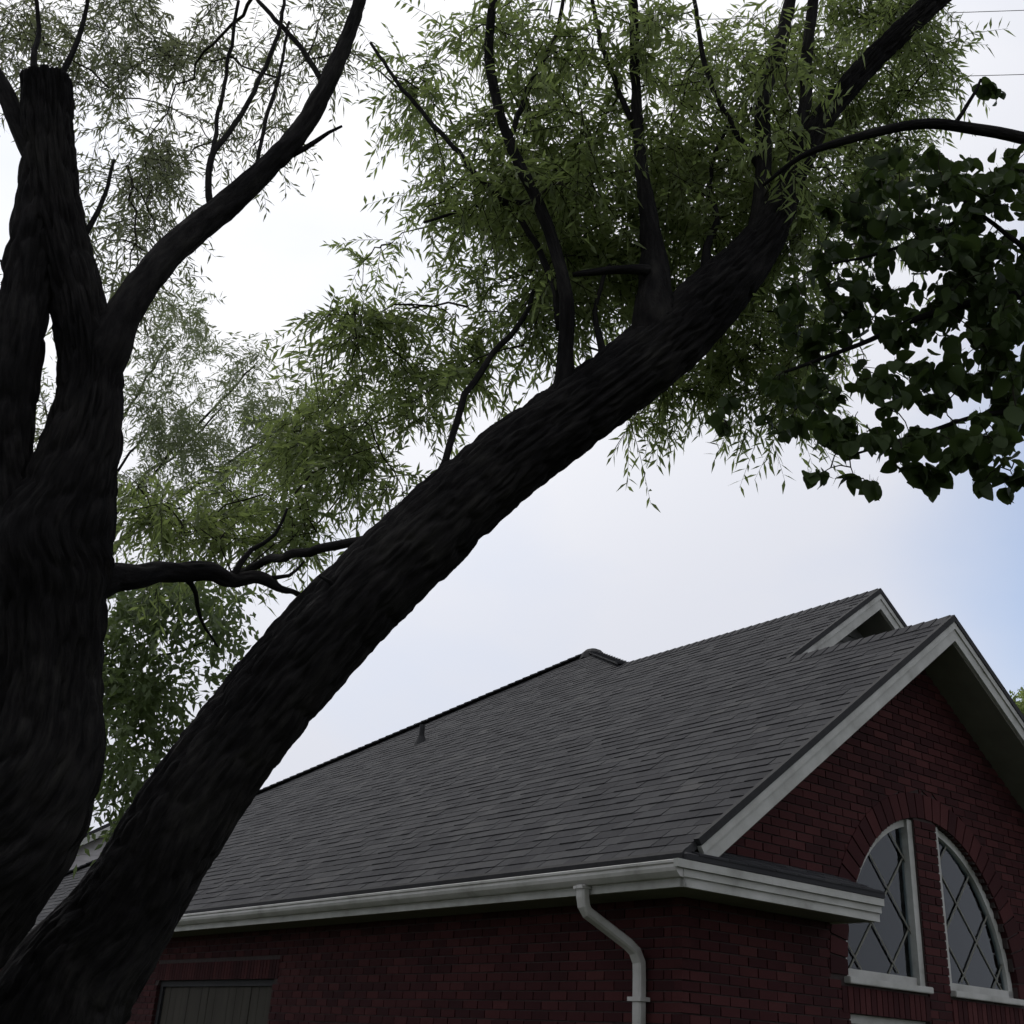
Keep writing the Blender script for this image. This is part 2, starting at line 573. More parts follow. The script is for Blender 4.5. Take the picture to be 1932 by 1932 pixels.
def shingle_verts(x0, x1, y0, y1, t0=0.012, t1=0.004, gap=0.0025):
    sx = x0 - 0.014; ex = min(x1 + 0.02, HIPX)
    a = [left(sx, y0 + gap, .002), left(ex, y0 + gap, .0015), left(ex, y1 - gap, .0015), left(sx, y1 - gap, .002)]
    b = [left(sx, y0 + gap, t0 + .004), left(ex, y0 + gap, t1), left(ex, y1 - gap, t1), left(sx, y1 - gap, t0 + .004)]
    return a + b


def seen_size(cell):
    q = project(H2W(*left((cell[0] + cell[1]) / 2, (cell[2] + cell[3]) / 2)))
    if not (0 < q[0] < 1932 and 0 < q[1] < 1932): return 0
    if q[0] < 520 and q[1] > 1500: return 0
    d = np.asarray(H2W(*left(cell[0], cell[2]))) - EYE
    nw = hR * nrm[0] + np.array([0, 0, nrm[2]])
    return (cell[3] - cell[2]) / q[2] * abs(d @ nw) / np.linalg.norm(d) / q[2]


order = sorted(range(len(cells)), key=lambda k: -seen_size(cells[k]))
single = set(order[:296])
rest = MB()
meshes = {}
for k, (x0, x1, y0, y1, t) in enumerate(cells):
    if k in single:
        w = round((y1 - y0) / 0.02) * 0.02
        lift = random.choice((0.005, 0.008, 0.011))
        key = (round(w, 2), lift)
        if key not in meshes:
            mb = MB(); mb.hexa([Vector(p) - left(0, 0) for p in shingle_verts(0, EXPO / sl_len, 0, y1 - y0, lift)])
            o = mb.build('shingle', M_SHINGLE, roof)
            meshes[key] = o.data
        else:
            o = link(bpy.data.objects.new('shingle', meshes[key]), roof)
        o.location = left(x0, y0)
    else:
        rest.hexa(shingle_verts(x0, x1, y0, y1, random.choice((0.005, 0.008, 0.011))), t)
tag(rest.build('shingle_field', M_SHINGLE, roof, tints=True), kind='stuff')

# shingles on the visible right slope edges are only seen edge-on: ridge caps instead
caps = MB()
for (rx, ya, yb) in ((R1, 0.0, A2), (R2, A2, 6.7)):
    y = ya
    while y < yb - .05:
        z = ZE + SL * rx
        w = .15
        pl = [(rx - w, y, z - SL * w + .022), (rx, y, z + .034), (rx + w, y, z - SL * w + .022)]
        for s in (0, 1):
            p, q = pl[s], pl[s + 1]
            y2 = min(y + .17, yb)
            caps.hexa([(p[0], y, p[2] - .03), (q[0], y, q[2] - .03), (q[0], y2, q[2] - .04), (p[0], y2, p[2] - .04),
                       p, q, (q[0], y2, q[2] - .012), (p[0], y2, p[2] - .012)], random.random())
        y += .145
# hip caps
hp0 = Vector((HIPX, HIPY, zt)); hp1 = Vector((0, FAR, ZE)); hd = (hp1 - hp0)
nh = int(hd.length / .15)
for k in range(nh):
    a = hp0 + hd * (k / nh); b = hp0 + hd * ((k + 1.1) / nh)
    caps.bar(a + Vector((0, 0, .008)), b + Vector((0, 0, .022)), .24, .025, tint=random.random())
hq1 = Vector((R2, 6.6, ZE + SL * R2)); hd2 = hq1 - hp0
for k in range(18):
    a = hp0 + hd2 * (k / 18); b = hp0 + hd2 * ((k + 1.1) / 18)
    caps.bar(a + Vector((0, 0, .008)), b + Vector((0, 0, .022)), .24, .025, tint=random.random())
tag(caps.build('ridge_cap', M_SHINGLE, roof, tints=True), kind='stuff')

# hip-peak finial cap and vent pipe
pk = MB()
for k in range(10):
    a0 = k / 10 * 2 * math.pi; a1 = (k + 1) / 10 * 2 * math.pi
    for (r0, z0, r1, z1) in ((.26, -.15, .21, -.03), (.21, -.03, .15, .03), (.15, .03, .08, .06), (.08, .06, .0, .068)):
        pk.poly([(HIPX + r0 * math.cos(a0), HIPY + r0 * math.sin(a0), zt + z0), (HIPX + r0 * math.cos(a1), HIPY + r0 * math.sin(a1), zt + z0),
                 (HIPX + r1 * math.cos(a1), HIPY + r1 * math.sin(a1), zt + z1), (HIPX + r1 * math.cos(a0), HIPY + r1 * math.sin(a0), zt + z1)])
pk.build('peak_cap', M_EDGE, roof, smooth=True)
vp_l = left(4.45, 10.25)


def cyl(mb, base, top, r0, r1, n=14):
    base = Vector(base); top = Vector(top); d = (top - base).normalized()
    s = d.orthogonal().normalized(); u = d.cross(s)
    ring = lambda c, r: [c + s * r * math.cos(2 * math.pi * k / n) + u * r * math.sin(2 * math.pi * k / n) for k in range(n)]
    A = ring(base, r0); B = ring(top, r1)
    for k in range(n):
        mb.poly([A[k], A[(k + 1) % n], B[(k + 1) % n], B[k]])
    mb.poly(B); mb.poly(A[::-1])


vp_m = MB()
cyl(vp_m, vp_l - Vector((0, 0, .1)), vp_l + Vector((0, 0, .30)), .045, .045)
cyl(vp_m, vp_l - Vector((0, 0, .08)), vp_l + Vector((0, 0, .10)), .13, .06)
vp_m.build('vent_pipe', M_EDGE, roof, smooth=False)

# drip edge strip of dark shingle starter along eave and rakes
de = MB()
de.hexa([(-.045, -.03, ZE - .055), (-.02, -.03, ZE - .055), (-.02, FAR, ZE - .055), (-.045, FAR, ZE - .055),
         (-.045, -.03, ZE - .012), (-.02, -.03, ZE + .012), (-.02, FAR, ZE + .012), (-.045, FAR, ZE - .012)])
de.build('drip_edge', M_EDGE, roof)


def rake(ridge, y, x_end, name_parent, width=.155):
    """rake boards and dark edge of a gable, left and right"""
    zr = ZE + SL * ridge
    for s in (-1, 1):
        xe = x_end if s < 0 else 2 * ridge - x_end * .0
        ze_ = zr - SL * abs(xe - ridge)
        d = Vector((xe - ridge, 0, ze_ - zr)).normalized()
        n = Vector((s * SL, 0, 1)).normalized()
        top = Vector((ridge, 0, zr)); bot = Vector((xe, 0, ze_))
        e = MB()                                  # dark shingle edge
        k0 = .03
        pts = [top + n * .02, bot + n * .02, bot - n * .035, top - n * .035]
        pts[0] = Vector((ridge, 0, zr + .02 * sl_len)); pts[3] = Vector((ridge, 0, zr - .035 * sl_len))
        e.prism([p + Vector((0, y - .045, 0)) for p in pts], (0, .05, 0))
        e.build('rake_edge', M_EDGE, house)
        f = MB()                                  # painted board
        q = [Vector((ridge, 0, zr - .037 * sl_len)), bot - n * .037, bot - n * (.037 + width), Vector((ridge, 0, zr - (.037 + width) * sl_len))]
        f.prism([p + Vector((0, y - .022, 0)) for p in q], (0, .03, 0))
        f.build('rake_board', M_TRIM, house)
        m = MB()                                  # thin moulding on its upper edge
        q2 = [Vector((ridge, 0, zr - .039 * sl_len)), bot - n * .039, bot - n * .095, Vector((ridge, 0, zr - .095 * sl_len))]
        m.prism([p + Vector((0, y - .036, 0)) for p in q2], (0, .0135, 0))
        m.build('rake_moulding', M_TRIM, house)
        so = MB()                                 # soffit under the overhang
        t = .06
        q3 = [Vector((ridge, 0, zr - .15 * sl_len)), bot - n * .15, bot - n * (.15 + t), Vector((ridge, 0, zr - (.15 + t) * sl_len))]
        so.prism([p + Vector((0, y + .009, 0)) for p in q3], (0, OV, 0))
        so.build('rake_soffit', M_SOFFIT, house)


rake(R1, 0.0, 0.12, house)
rake(R2, A2, R1 + 0.02, house, .16)

# ---- rear gable wall above the front roof
gw = MB()
gw.prism([(R1 - .3, A2 + OV, ZE + 1.5), (2 * R2 - R1, A2 + OV, ZE + 1.5), (2 * R2 - R1, A2 + OV, ZE + SL * R1 - .25), (R2, A2 + OV, ZE + SL * R2 - .25), (R1 - .3, A2 + OV, ZE + SL * (R1 - .3) - .25)], (0, .1, 0))
M_SIDING = mat_noise('grey_siding', [(0.3, (0.10, 0.10, 0.10)), (0.7, (0.14, 0.14, 0.14))], 6, 0.8)
rw = gw.build('rear_gable_wall', M_SIDING, house)
for k in range(14):
    z = ZE + SL * R1 - .35 + k * .11
    hw = R2 - (z + .2 - ZE) / SL if False else (ZE + SL * R2 - .3 - z) / SL
    if hw < .15: break
    b = MB(); b.hexa([(R2 - hw, A2 + OV - .022, z), (R2 + hw, A2 + OV - .022, z), (R2 + hw, A2 + OV - .002, z), (R2 - hw, A2 + OV - .002, z),
                      (R2 - hw, A2 + OV - .008, z + .107), (R2 + hw, A2 + OV - .008, z + .107), (R2 + hw, A2 + OV - .002, z + .107), (R2 - hw, A2 + OV - .002, z + .107)])
    b.build('siding_board', M_SIDING, rw)

# ---- walls with openings
WCX = 3.70                       # arch window centre
AR_W, AR_H = 1.30, 1.47          # half width, height
AR_Z = ZE - 0.62                 # springing / sill level
PIER = 0.17                      # half width of the brick pier
LW_TOP = ZE - 0.90               # top of the windows below
LW_BOT = 0.9
RING = 0.23


def arch_half(z, grow=0.0):
    t = (z - AR_Z) / (AR_H + grow)
    if t < 0 or t >= 1: return 0.0
    return (AR_W + grow) * math.sqrt(1 - t * t)


def gable_holes(x):
    """open z-intervals in the gable wall at x"""
    h = []
    dx = abs(x - WCX)
    if PIER < dx < AR_W:
        h.append((AR_Z, AR_Z + AR_H * math.sqrt(1 - (dx / AR_W) ** 2)))
        h.append((LW_BOT, LW_TOP))
    return sorted(h)


wall_f = MB()
xs = list(np.arange(OV + .014, 2 * R1 - OV, 0.05)) + [2 * R1 - OV]
xs = sorted(set([round(x, 4) for x in xs] + [WCX - AR_W, WCX - PIER, WCX + PIER, WCX + AR_W]))
for x0, x1 in zip(xs[:-1], xs[1:]):
    if x1 - x0 < 1e-4: continue
    xm = (x0 + x1) / 2
    top0 = ZE + SL * (R1 - abs(x0 - R1)) - .2; top1 = ZE + SL * (R1 - abs(x1 - R1)) - .2
    hs = sorted(gable_holes(xm))
    z = 0.0
    segs = []
    for a, b in hs:
        segs.append((z, z, a, a)); z = b
    segs.append((z, z, top0, top1))
    for (za, zb, zc, zd) in segs:
        wall_f.hexa([(x0, OV + .012, za), (x1, OV + .012, zb), (x1, OV + .22, zb), (x0, OV + .22, za),
                     (x0, OV + .012, zc), (x1, OV + .012, zd), (x1, OV + .22, zd), (x0, OV + .22, zc)])
front_wall = wall_f.build('front_wall', M_MORTAR, house)

# side wall: window near its far end
SW0, SW1 = 6.7, 9.9
SWT, SWB = 2.20, 0.9
side = MB()
for (y0, y1, z0, z1) in ((OV + .012, SW0, 0, ZE - .02), (SW1, FAR - OV, 0, ZE - .02), (SW0, SW1, 0, SWB), (SW0, SW1, SWT, ZE - .02)):
    side.box(OV + .012, OV + .22, y0, y1, z0, z1)
side_wall = side.build('side_wall', M_MORTAR, house)
back = MB()
back.box(OV, 14, FAR - OV, FAR - OV + .2, 0, ZE)
back.box(13.8, 14, 5, FAR - OV, 0, ZE)
back.box(2 * R1 - OV - .2, 14, 5, 5.2, 0, ZE)
back.box(2 * R1 - OV - .21, 2 * R1 - OV, OV + .22, 5, 0, ZE)
back.build('rear_walls', M_MORTAR, house)
room = MB()
room.box(OV + .3, 2 * R1 - OV - .3, 3.6, 3.7, 0, ZE + .25)       # inner partition
room.box(OV + .3, 2 * R1 - OV - .3, OV + .25, 3.6, -.0 + .01, .05)
room.box(4.2, 4.3, 3.8, 18, 0.05, ZE + .2)
room.build('inner_partition', M_ROOM, house)

# ---- bricks: running bond, proud of the mortar
BL, BH, BJ = 0.203, 0.062, 0.012
cut_bricks = []; pier_bricks = []
brick_list = []            # (wall, x0, x1, z0, z1)


def subtract(a, b, holes):
    segs = [(a, b)]
    for h0, h1 in holes:
        ns = []
        for s0, s1 in segs:
            if h1 <= s0 or h0 >= s1: ns.append((s0, s1))
            else:
                if h0 > s0: ns.append((s0, h0))
                if h1 < s1: ns.append((h1, s1))
        segs = ns
    return [(p, q) for p, q in segs if q - p > 0.03]


row = 0
z = 0.01
while z < ZE + SL * R1 - .3:
    z1 = z + BH
    # front wall
    xlo = OV; xhi = 2 * R1 - OV
    if z1 > ZE - .25 + 0.3:
        xlo = max(xlo, (z1 + .22 - ZE) / SL); xhi = min(xhi, 2 * R1 - (z1 + .22 - ZE) / SL)
    holes = []
    hb = arch_half(max(z, AR_Z), RING) if z1 > AR_Z else 0.0
    ht = arch_half(z1, RING)
    if z1 > LW_BOT and z < LW_TOP + .2:          # windows below, with a soldier course above
        holes += [(WCX - AR_W - (.0 if z < LW_TOP else .1), WCX - PIER), (WCX + PIER, WCX + AR_W + (.0 if z < LW_TOP else .1))]
    x = -0.11 if row % 2 else 0.0
    while x < xhi:
        if x + BL > xlo:
            for p, q in subtract(max(x, xlo), min(x + BL, xhi), holes):
                if hb <= 0:
                    brick_list.append((0, p, q, z, z1)); continue
                for s_ in (-1, 1):               # cut along the arch
                    if s_ < 0: pa, qa = p, min(q, WCX); qb, qt = min(qa, WCX - hb), min(qa, WCX - ht); pb = pt = pa
                    else: pa, qa = max(p, WCX), q; pb, pt = max(pa, WCX + hb), max(pa, WCX + ht); qb = qt = qa
                    if qt - pt < .02 or qa <= pa: continue
                    if qb - pb >= qt - pt - 1e-6: brick_list.append((0, pb, qb, z, z1))
                    else: cut_bricks.append((pb, max(qb, pb) if s_ < 0 else qb, pt, qt, z, z1) if s_ < 0 else (min(pb, qb), qb, pt, qt, z, z1))
        x += BL + BJ
    # the pier between the two arched panes
    if z1 > AR_Z + .01 and z1 < AR_Z + AR_H:
        for p, q in (((WCX - PIER + .003, WCX + PIER - .115), (WCX + PIER - .103, WCX + PIER - .003)) if row % 2 else ((WCX - PIER + .003, WCX - PIER + .103), (WCX - PIER + .115, WCX + PIER - .003))):
            pier_bricks.append((0, p, q, z, z1))
    # side wall
    if z1 < ZE - .05:
        holes = []
        if z1 > SWB and z < SWT: holes.append((SW0, SW1))
        if z1 > SWT and z < SWT + .215: holes.append((SW0 - .1, SW1 + .1))
        y = -0.005 if row % 2 else 0.10
        while y < FAR - OV:
            if y + BL > OV:
                for p, q in subtract(max(y, OV + .108 if row % 2 else OV + .001), y + BL, holes):
                    brick_list.append((1, p, q, z, z1))
            y += BL + BJ
    z += BH + BJ
    row += 1

brick_list += pier_bricks


def brick_points(wl, p, q, z0, z1, j):
    d = .10
    if wl == 0:
        return [(p, OV - j, z0), (q, OV - j, z0), (q, OV + d, z0), (p, OV + d, z0), (p, OV - j, z1), (q, OV - j, z1), (q, OV + d, z1), (p, OV + d, z1)]
    return [(OV - j, p, z0), (OV + d, p, z0), (OV + d, q, z0), (OV - j, q, z0), (OV - j, p, z1), (OV + d, p, z1), (OV + d, q, z1), (OV - j, q, z1)]


def brick_seen(b):
    wl, p, q, z0, z1 = b
    m = (p + q) / 2
    w = H2W(m, OV, z0) if wl == 0 else H2W(OV, m, z0)
    k = project(w)
    if not (300 < k[0] < 1932 and 1000 < k[1] < 1932): return 0
    if wl == 1 and z0 > ZE - .35: return 0
    d = np.asarray(w) - EYE
    n = hL if wl == 0 else hR
    return (q - p) * abs(d @ n) / k[2] ** 3


order = sorted(range(len(brick_list)), key=lambda k: -brick_seen(brick_list[k]))
single = set(order[:270])
rest = {0: MB(), 1: MB()}
bmesh_cache = {}
for k, b in enumerate(brick_list):
    wl, p, q, z0, z1 = b
    j = random.uniform(-.002, .003)
    if k in single:
        key = (wl, round(q - p, 3))
        o_at = Vector((p, 0, z0)) if wl == 0 else Vector((0, p, z0))
        if key not in bmesh_cache:
            mb = MB(); mb.hexa(brick_points(wl, 0, q - p, 0, z1 - z0, 0))
            o = mb.build('brick', M_BRICK, front_wall if wl == 0 else side_wall)
            bmesh_cache[key] = o.data
        else:
            o = link(bpy.data.objects.new('brick', bmesh_cache[key]), front_wall if wl == 0 else side_wall)
        o.location = o_at + (Vector((0, -j, 0)) if wl == 0 else Vector((-j, 0, 0)))
    else:
        rest[wl].hexa(brick_points(wl, p, q, z0, z1, j), random.random())
for (pb, qb, pt, qt, z0, z1) in cut_bricks:
    rest[0].hexa([(pb, OV, z0), (qb, OV, z0), (qb, OV + .1, z0), (pb, OV + .1, z0), (pt, OV, z1), (qt, OV, z1), (qt, OV + .1, z1), (pt, OV + .1, z1)], random.random())
tag(rest[0].build('brick_field', M_BRICK, front_wall, tints=True), kind='stuff')
tag(rest[1].build('brick_field', M_BRICK, side_wall, tints=True), kind='stuff')

# arch of bricks on edge, soldier courses, pier face already laid in bond
NV = 34
for k in range(NV):
    t0 = math.pi * (k + .06) / NV; t1 = math.pi * (k + .94) / NV
    pts = []
    for (t, gr) in ((t0, .004), (t1, .004), (t1, RING), (t0, RING)):
        pts.append((WCX + (AR_W + gr) * math.cos(t), OV - .006, AR_Z + (AR_H + gr) * math.sin(t)))
    mb = MB(); mb.prism(pts, (0, .12, 0)); mb.build('arch_brick', M_BRICK, front_wall)
for (wl, a0, a1, zz) in ((0, WCX - AR_W - .1, WCX - PIER, LW_TOP), (0, WCX + PIER, WCX + AR_W + .1, LW_TOP), (1, SW0 - .1, SW1 + .1, SWT)):
    n = int((a1 - a0) / .074)
    wdt = (a1 - a0) / n
    for k in range(n):
        mb = MB(); mb.hexa(brick_points(wl, a0 + k * wdt + .006, a0 + (k + 1) * wdt - .006, zz + .004, zz + .203, .004))
        mb.build('soldier_brick', M_BRICK, front_wall if wl == 0 else side_wall)


# ---- windows
def quarter(s, rx, rz, n=14):
    """outline of one half of the arched window, from the pier foot outwards"""
    xa = WCX + s * PIER
    pts = [(xa, AR_Z)]
    a_max = math.acos(min(1, PIER / AR_W))
    for k in range(n + 1):
        t = a_max * k / n
        pts.append((WCX + s * (AR_W - rx) * math.cos(t), AR_Z + (AR_H - rz) * math.sin(t)))
    return pts


for s in (-1, 1):
    w = empty('arched_window', (0, 0, 0)); w.parent = house
    yf = OV + .06
    # frame: bottom rail, upright by the pier, curved rail
    fr = MB()
    fr.box(*sorted((WCX + s * PIER, WCX + s * AR_W)), yf, yf + .07, AR_Z, AR_Z + .07)
    fr.build('bottom_rail', M_TRIM, w)
    fr = MB()
    zc = AR_Z + AR_H * math.sqrt(1 - (PIER / AR_W) ** 2)
    fr.box(*sorted((WCX + s * PIER, WCX + s * (PIER + .075))), yf - .03, yf + .07, AR_Z, zc - .02)
    fr.build('frame_upright', M_TRIM, w)
    fr = MB()
    n = 16; am = math.acos((PIER + .02) / AR_W)
    for k in range(n):
        t0 = am * k / n; t1 = am * (k + 1) / n
        quad = [(WCX + s * (AR_W - g0) * math.cos(t), yf, AR_Z + (AR_H - g0) * math.sin(t)) for t, g0 in ((t0, 0), (t1, 0), (t1, .07), (t0, .07))]
        fr.prism(quad, (0, .07, 0))
    fr.build('curved_rail', M_TRIM, w)
    # pane
    gl = MB()
    pts = quarter(s, .05, .05)
    gl.prism([(x, yf + .035, z) for x, z in pts], (0, .006, 0))
    gl.build('pane', M_GLASS, w)
    # diagonal lattice bars
    for sg in (-1, 1):
        for off in np.arange(-1.7, 2.4, .62):
            # bar line: z = AR_Z + off + sg*(x-WCX)*1.15 ; clip inside the quarter
            inside = []
            for x in np.linspace(WCX + s * (PIER + .07), WCX + s * (AR_W - .06), 60):
                zz = AR_Z + off + sg * s * (x - WCX) * 1.15
                if zz > AR_Z + .07 and zz < AR_Z + .07 + 0 * 1 + (AR_H - .06) * math.sqrt(max(0, 1 - ((x - WCX) / (AR_W - .06)) ** 2)) - .07:
                    inside.append((x, zz))
            if len(inside) > 8:
                b = MB(); y_ = yf + .022 if sg > 0 else yf + .029
                b.bar((inside[0][0], y_, inside[0][1]), (inside[-1][0], y_, inside[-1][1]), .006, .016)
                b.build('lattice_bar', M_SOFFIT, w)
    # sill
    sl = MB()
    sl.box(*sorted((WCX + s * PIER, WCX + s * (AR_W + .04))), OV - .05, OV + .058, AR_Z - .055, AR_Z - .002)
    sl.build('sill', M_TRIM, w, bevel=.006)
    # window below
    w2 = empty('lower_window', (0, 0, 0)); w2.parent = house
    xa, xb = sorted((WCX + s * PIER, WCX + s * AR_W))
    f2 = MB()
    for (a, b, c0, c1) in ((xa, xb, LW_TOP - .07, LW_TOP - .001), (xa, xb, LW_BOT + .001, LW_BOT + .07), (xa, xa + .07, LW_BOT + .07, LW_TOP - .07), (xb - .07, xb, LW_BOT + .07, LW_TOP - .07), (xa + .07, xb - .07, (LW_TOP + LW_BOT) / 2, (LW_TOP + LW_BOT) / 2 + .05)):
        f2.box(a + .001, b - .001, yf, yf + .07, c0, c1)
    f2.build('frame', M_TRIM, w2)
    p2 = MB(); p2.box(xa + .03, xb - .03, yf + .03, yf + .036, LW_BOT + .03, LW_TOP - .03); p2.build('pane', M_GLASS, w2)
    s2 = MB(); s2.box(xa - .04, xb + .04 if s < 0 else xb + .04, OV - .05, OV + .058, LW_BOT - .055, LW_BOT - .002); s2.build('sill', M_TRIM, w2)

w3 = empty('boarded_bay', (0, 0, 0)); w3.parent = house
M_BOARD = mat_noise('taupe_boards', [(0.25, (0.028, 0.025, 0.019)), (0.75, (0.050, 0.045, 0.035))], 5, 0.8, 0.3, 0.004, 50, 0.2, 'Object', (1, 1, .15))
xf = OV + .05
f3 = MB()
for (a, b, c0, c1) in ((SW0, SW1, SWT - .07, SWT - .001), (SW0, SW1, SWB + .001, SWB + .07), (SW0, SW0 + .09, SWB + .07, SWT - .07), (SW1 - .09, SW1, SWB + .07, SWT - .07)):
    f3.box(xf, xf + .09, a + .001, b - .001, c0, c1)
f3.build('frame', M_EDGE, w3)
nb_ = 16
bw = (SW1 - SW0 - .18) / nb_
for k in range(nb_):
    p3 = MB(); d_ = random.uniform(0, .006)
    p3.box(xf + .03 + d_, xf + .07, SW0 + .09 + k * bw + .004, SW0 + .09 + (k + 1) * bw - .004, SWB + .04, SWT - .04); p3.build('board', M_BOARD, w3)
s3 = MB(); s3.box(OV - .05, OV + .048, SW0 - .04, SW1 + .04, SWB - .055, SWB - .002); s3.build('sill', M_BOARD, w3)

# ---- eaves: fascia, gutter, soffit, boxed return on the gable front
RET = 2.22
ea = MB(); ea.box(-.018, .012, -.02, FAR, ZE - .235, ZE - .056); ea.build('fascia', M_TRIM, house)
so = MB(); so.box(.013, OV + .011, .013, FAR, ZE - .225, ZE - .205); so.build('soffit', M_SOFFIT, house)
# gutter: ogee profile swept along the eave
prof = [(-.02, -.06), (-.105, -.062), (-.118, -.068), (-.118, -.085), (-.108, -.095), (-.112, -.115), (-.105, -.14), (-.088, -.158), (-.07, -.175), (-.02, -.178)]
gu = MB()
gy0, gy1 = -.035, FAR
for (p, q) in zip(prof[1:], prof[2:]):
    gu.poly([(p[0], gy0, ZE + p[1]), (p[0], gy1, ZE + p[1]), (q[0], gy1, ZE + q[1]), (q[0], gy0, ZE + q[1])])
gu.poly([(x, gy0, ZE + zz) for x, zz in prof]); gu.poly([(x, gy1, ZE + zz) for x, zz in prof])
gut = gu.build('gutter', M_METAL, house)
for gy in (2.9, 5.8, 8.7, 11.6):                       # joint straps of the gutter lengths
    sm = MB()
    for (p, q) in zip(prof[1:], prof[2:]):
        sm.poly([(p[0] - .003, gy, ZE + p[1]), (p[0] - .003, gy + .05, ZE + p[1]), (q[0] - .003, gy + .05, ZE + q[1] - .002), (q[0] - .003, gy, ZE + q[1] - .002)])
    sm.build('joint_strap', M_METAL, gut)
# boxed return: fascia, mouldings, soffit, small shingled slope
rf = MB(); rf.box(-.018, RET, -.02, .0125, ZE - .237, ZE - .058); rf.box(-.12, RET + .01, -.065, -.0205, ZE - .118, ZE - .062); rf.box(-.04, RET + .004, -.04, -.0205, ZE - .172, ZE - .12)
rf.box(RET - .03, RET - .0005, .013, OV - .005, ZE - .236, ZE - .06)
rf.build('return_fascia', M_TRIM, house)
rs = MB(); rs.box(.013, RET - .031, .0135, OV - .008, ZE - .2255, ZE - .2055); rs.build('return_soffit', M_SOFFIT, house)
ret = MB()
ret.hexa([(-.03, -.07, ZE - .058), (RET + .02, -.07, ZE - .058), (RET + .02, OV - .004, ZE - .058), (-.03, OV - .004, ZE - .058),
          (-.03, -.07, ZE - .02), (RET + .02, -.07, ZE - .02), (RET + .02, OV - .004, ZE + .16), (.28, OV - .004, ZE + .16)])
rt = ret.build('return_roof', M_SHINGLE, house, tints=True)
for i in range(3):
    x = max(0, .6 * (min(i * .16 + .105, OV) + .07) - .02)
    while x < RET:
        w = random.choice((.2, .26, .31)); x1 = min(x + w, RET + .018)
        t0 = i * .16 - .075; t1 = t0 + .18
        zz = lambda t: ZE - .02 + (t + .07) * .18 / .516
        if t1 > OV - .006: t1 = OV - .006
        b = MB(); b.hexa([(x + .003, t0, zz(t0) + .001), (x1 - .003, t0, zz(t0) + .001), (x1 - .003, t1, zz(t1) + .001), (x + .003, t1, zz(t1) + .001),
                          (x + .003, t0, zz(t0) + .016), (x1 - .003, t0, zz(t0) + .016), (x1 - .003, t1, zz(t1) + .006), (x + .003, t1, zz(t1) + .006)])
        b.build('shingle', M_SHINGLE, rt)
        x = x1

# ---- downspout: outlet, two elbows, fall pipe
DS = 0.98
dsp = MB()
path = [(-.062, DS, ZE - .17), (-.062, DS, ZE - .26), (-.050, DS - .003, ZE - .32), (-.02, DS - .01, ZE - .365), (.30, DS - .12, ZE - .56), (.355, DS - .135, ZE - .605), (.395, DS - .14, ZE - .68), (.40, DS - .14, ZE - .78), (.40, DS - .14, .15)]
pw = 0.047
rings = []
for k, p in enumerate(path):
    p = Vector(p)
    d = (Vector(path[min(k + 1, len(path) - 1)]) - Vector(path[max(k - 1, 0)])).normalized()
    s = Vector((0, 1, 0)); s = (s - d * s.dot(d)).normalized(); u = d.cross(s)
    ring = []
    for j in range(16):
        t = 2 * math.pi * (j + .5) / 16
        cx, sx = math.cos(t), math.sin(t)
        r = 1 / (abs(cx) ** 5 + abs(sx) ** 5) ** .2
        ring.append(p + s * cx * r * pw + u * sx * r * pw * .8)
    rings.append(ring)
for A, B in zip(rings[:-1], rings[1:]):
    for j in range(16):
        dsp.poly([A[j], A[(j + 1) % 16], B[(j + 1) % 16], B[j]])
dsp.poly(rings[-1])
down = dsp.build('downspout', M_METAL, house, smooth=True)
oc = MB(); oc.box(-.115, -.009, DS - .052, DS + .052, ZE - .20, ZE - .179); oc.build('outlet_collar', M_METAL, down)
for zz in (ZE - .95, .8):
    st = MB(); st.box(.345, OV - .004, DS - .21, DS - .07, zz, zz + .03); st.build('strap', M_METAL, down)


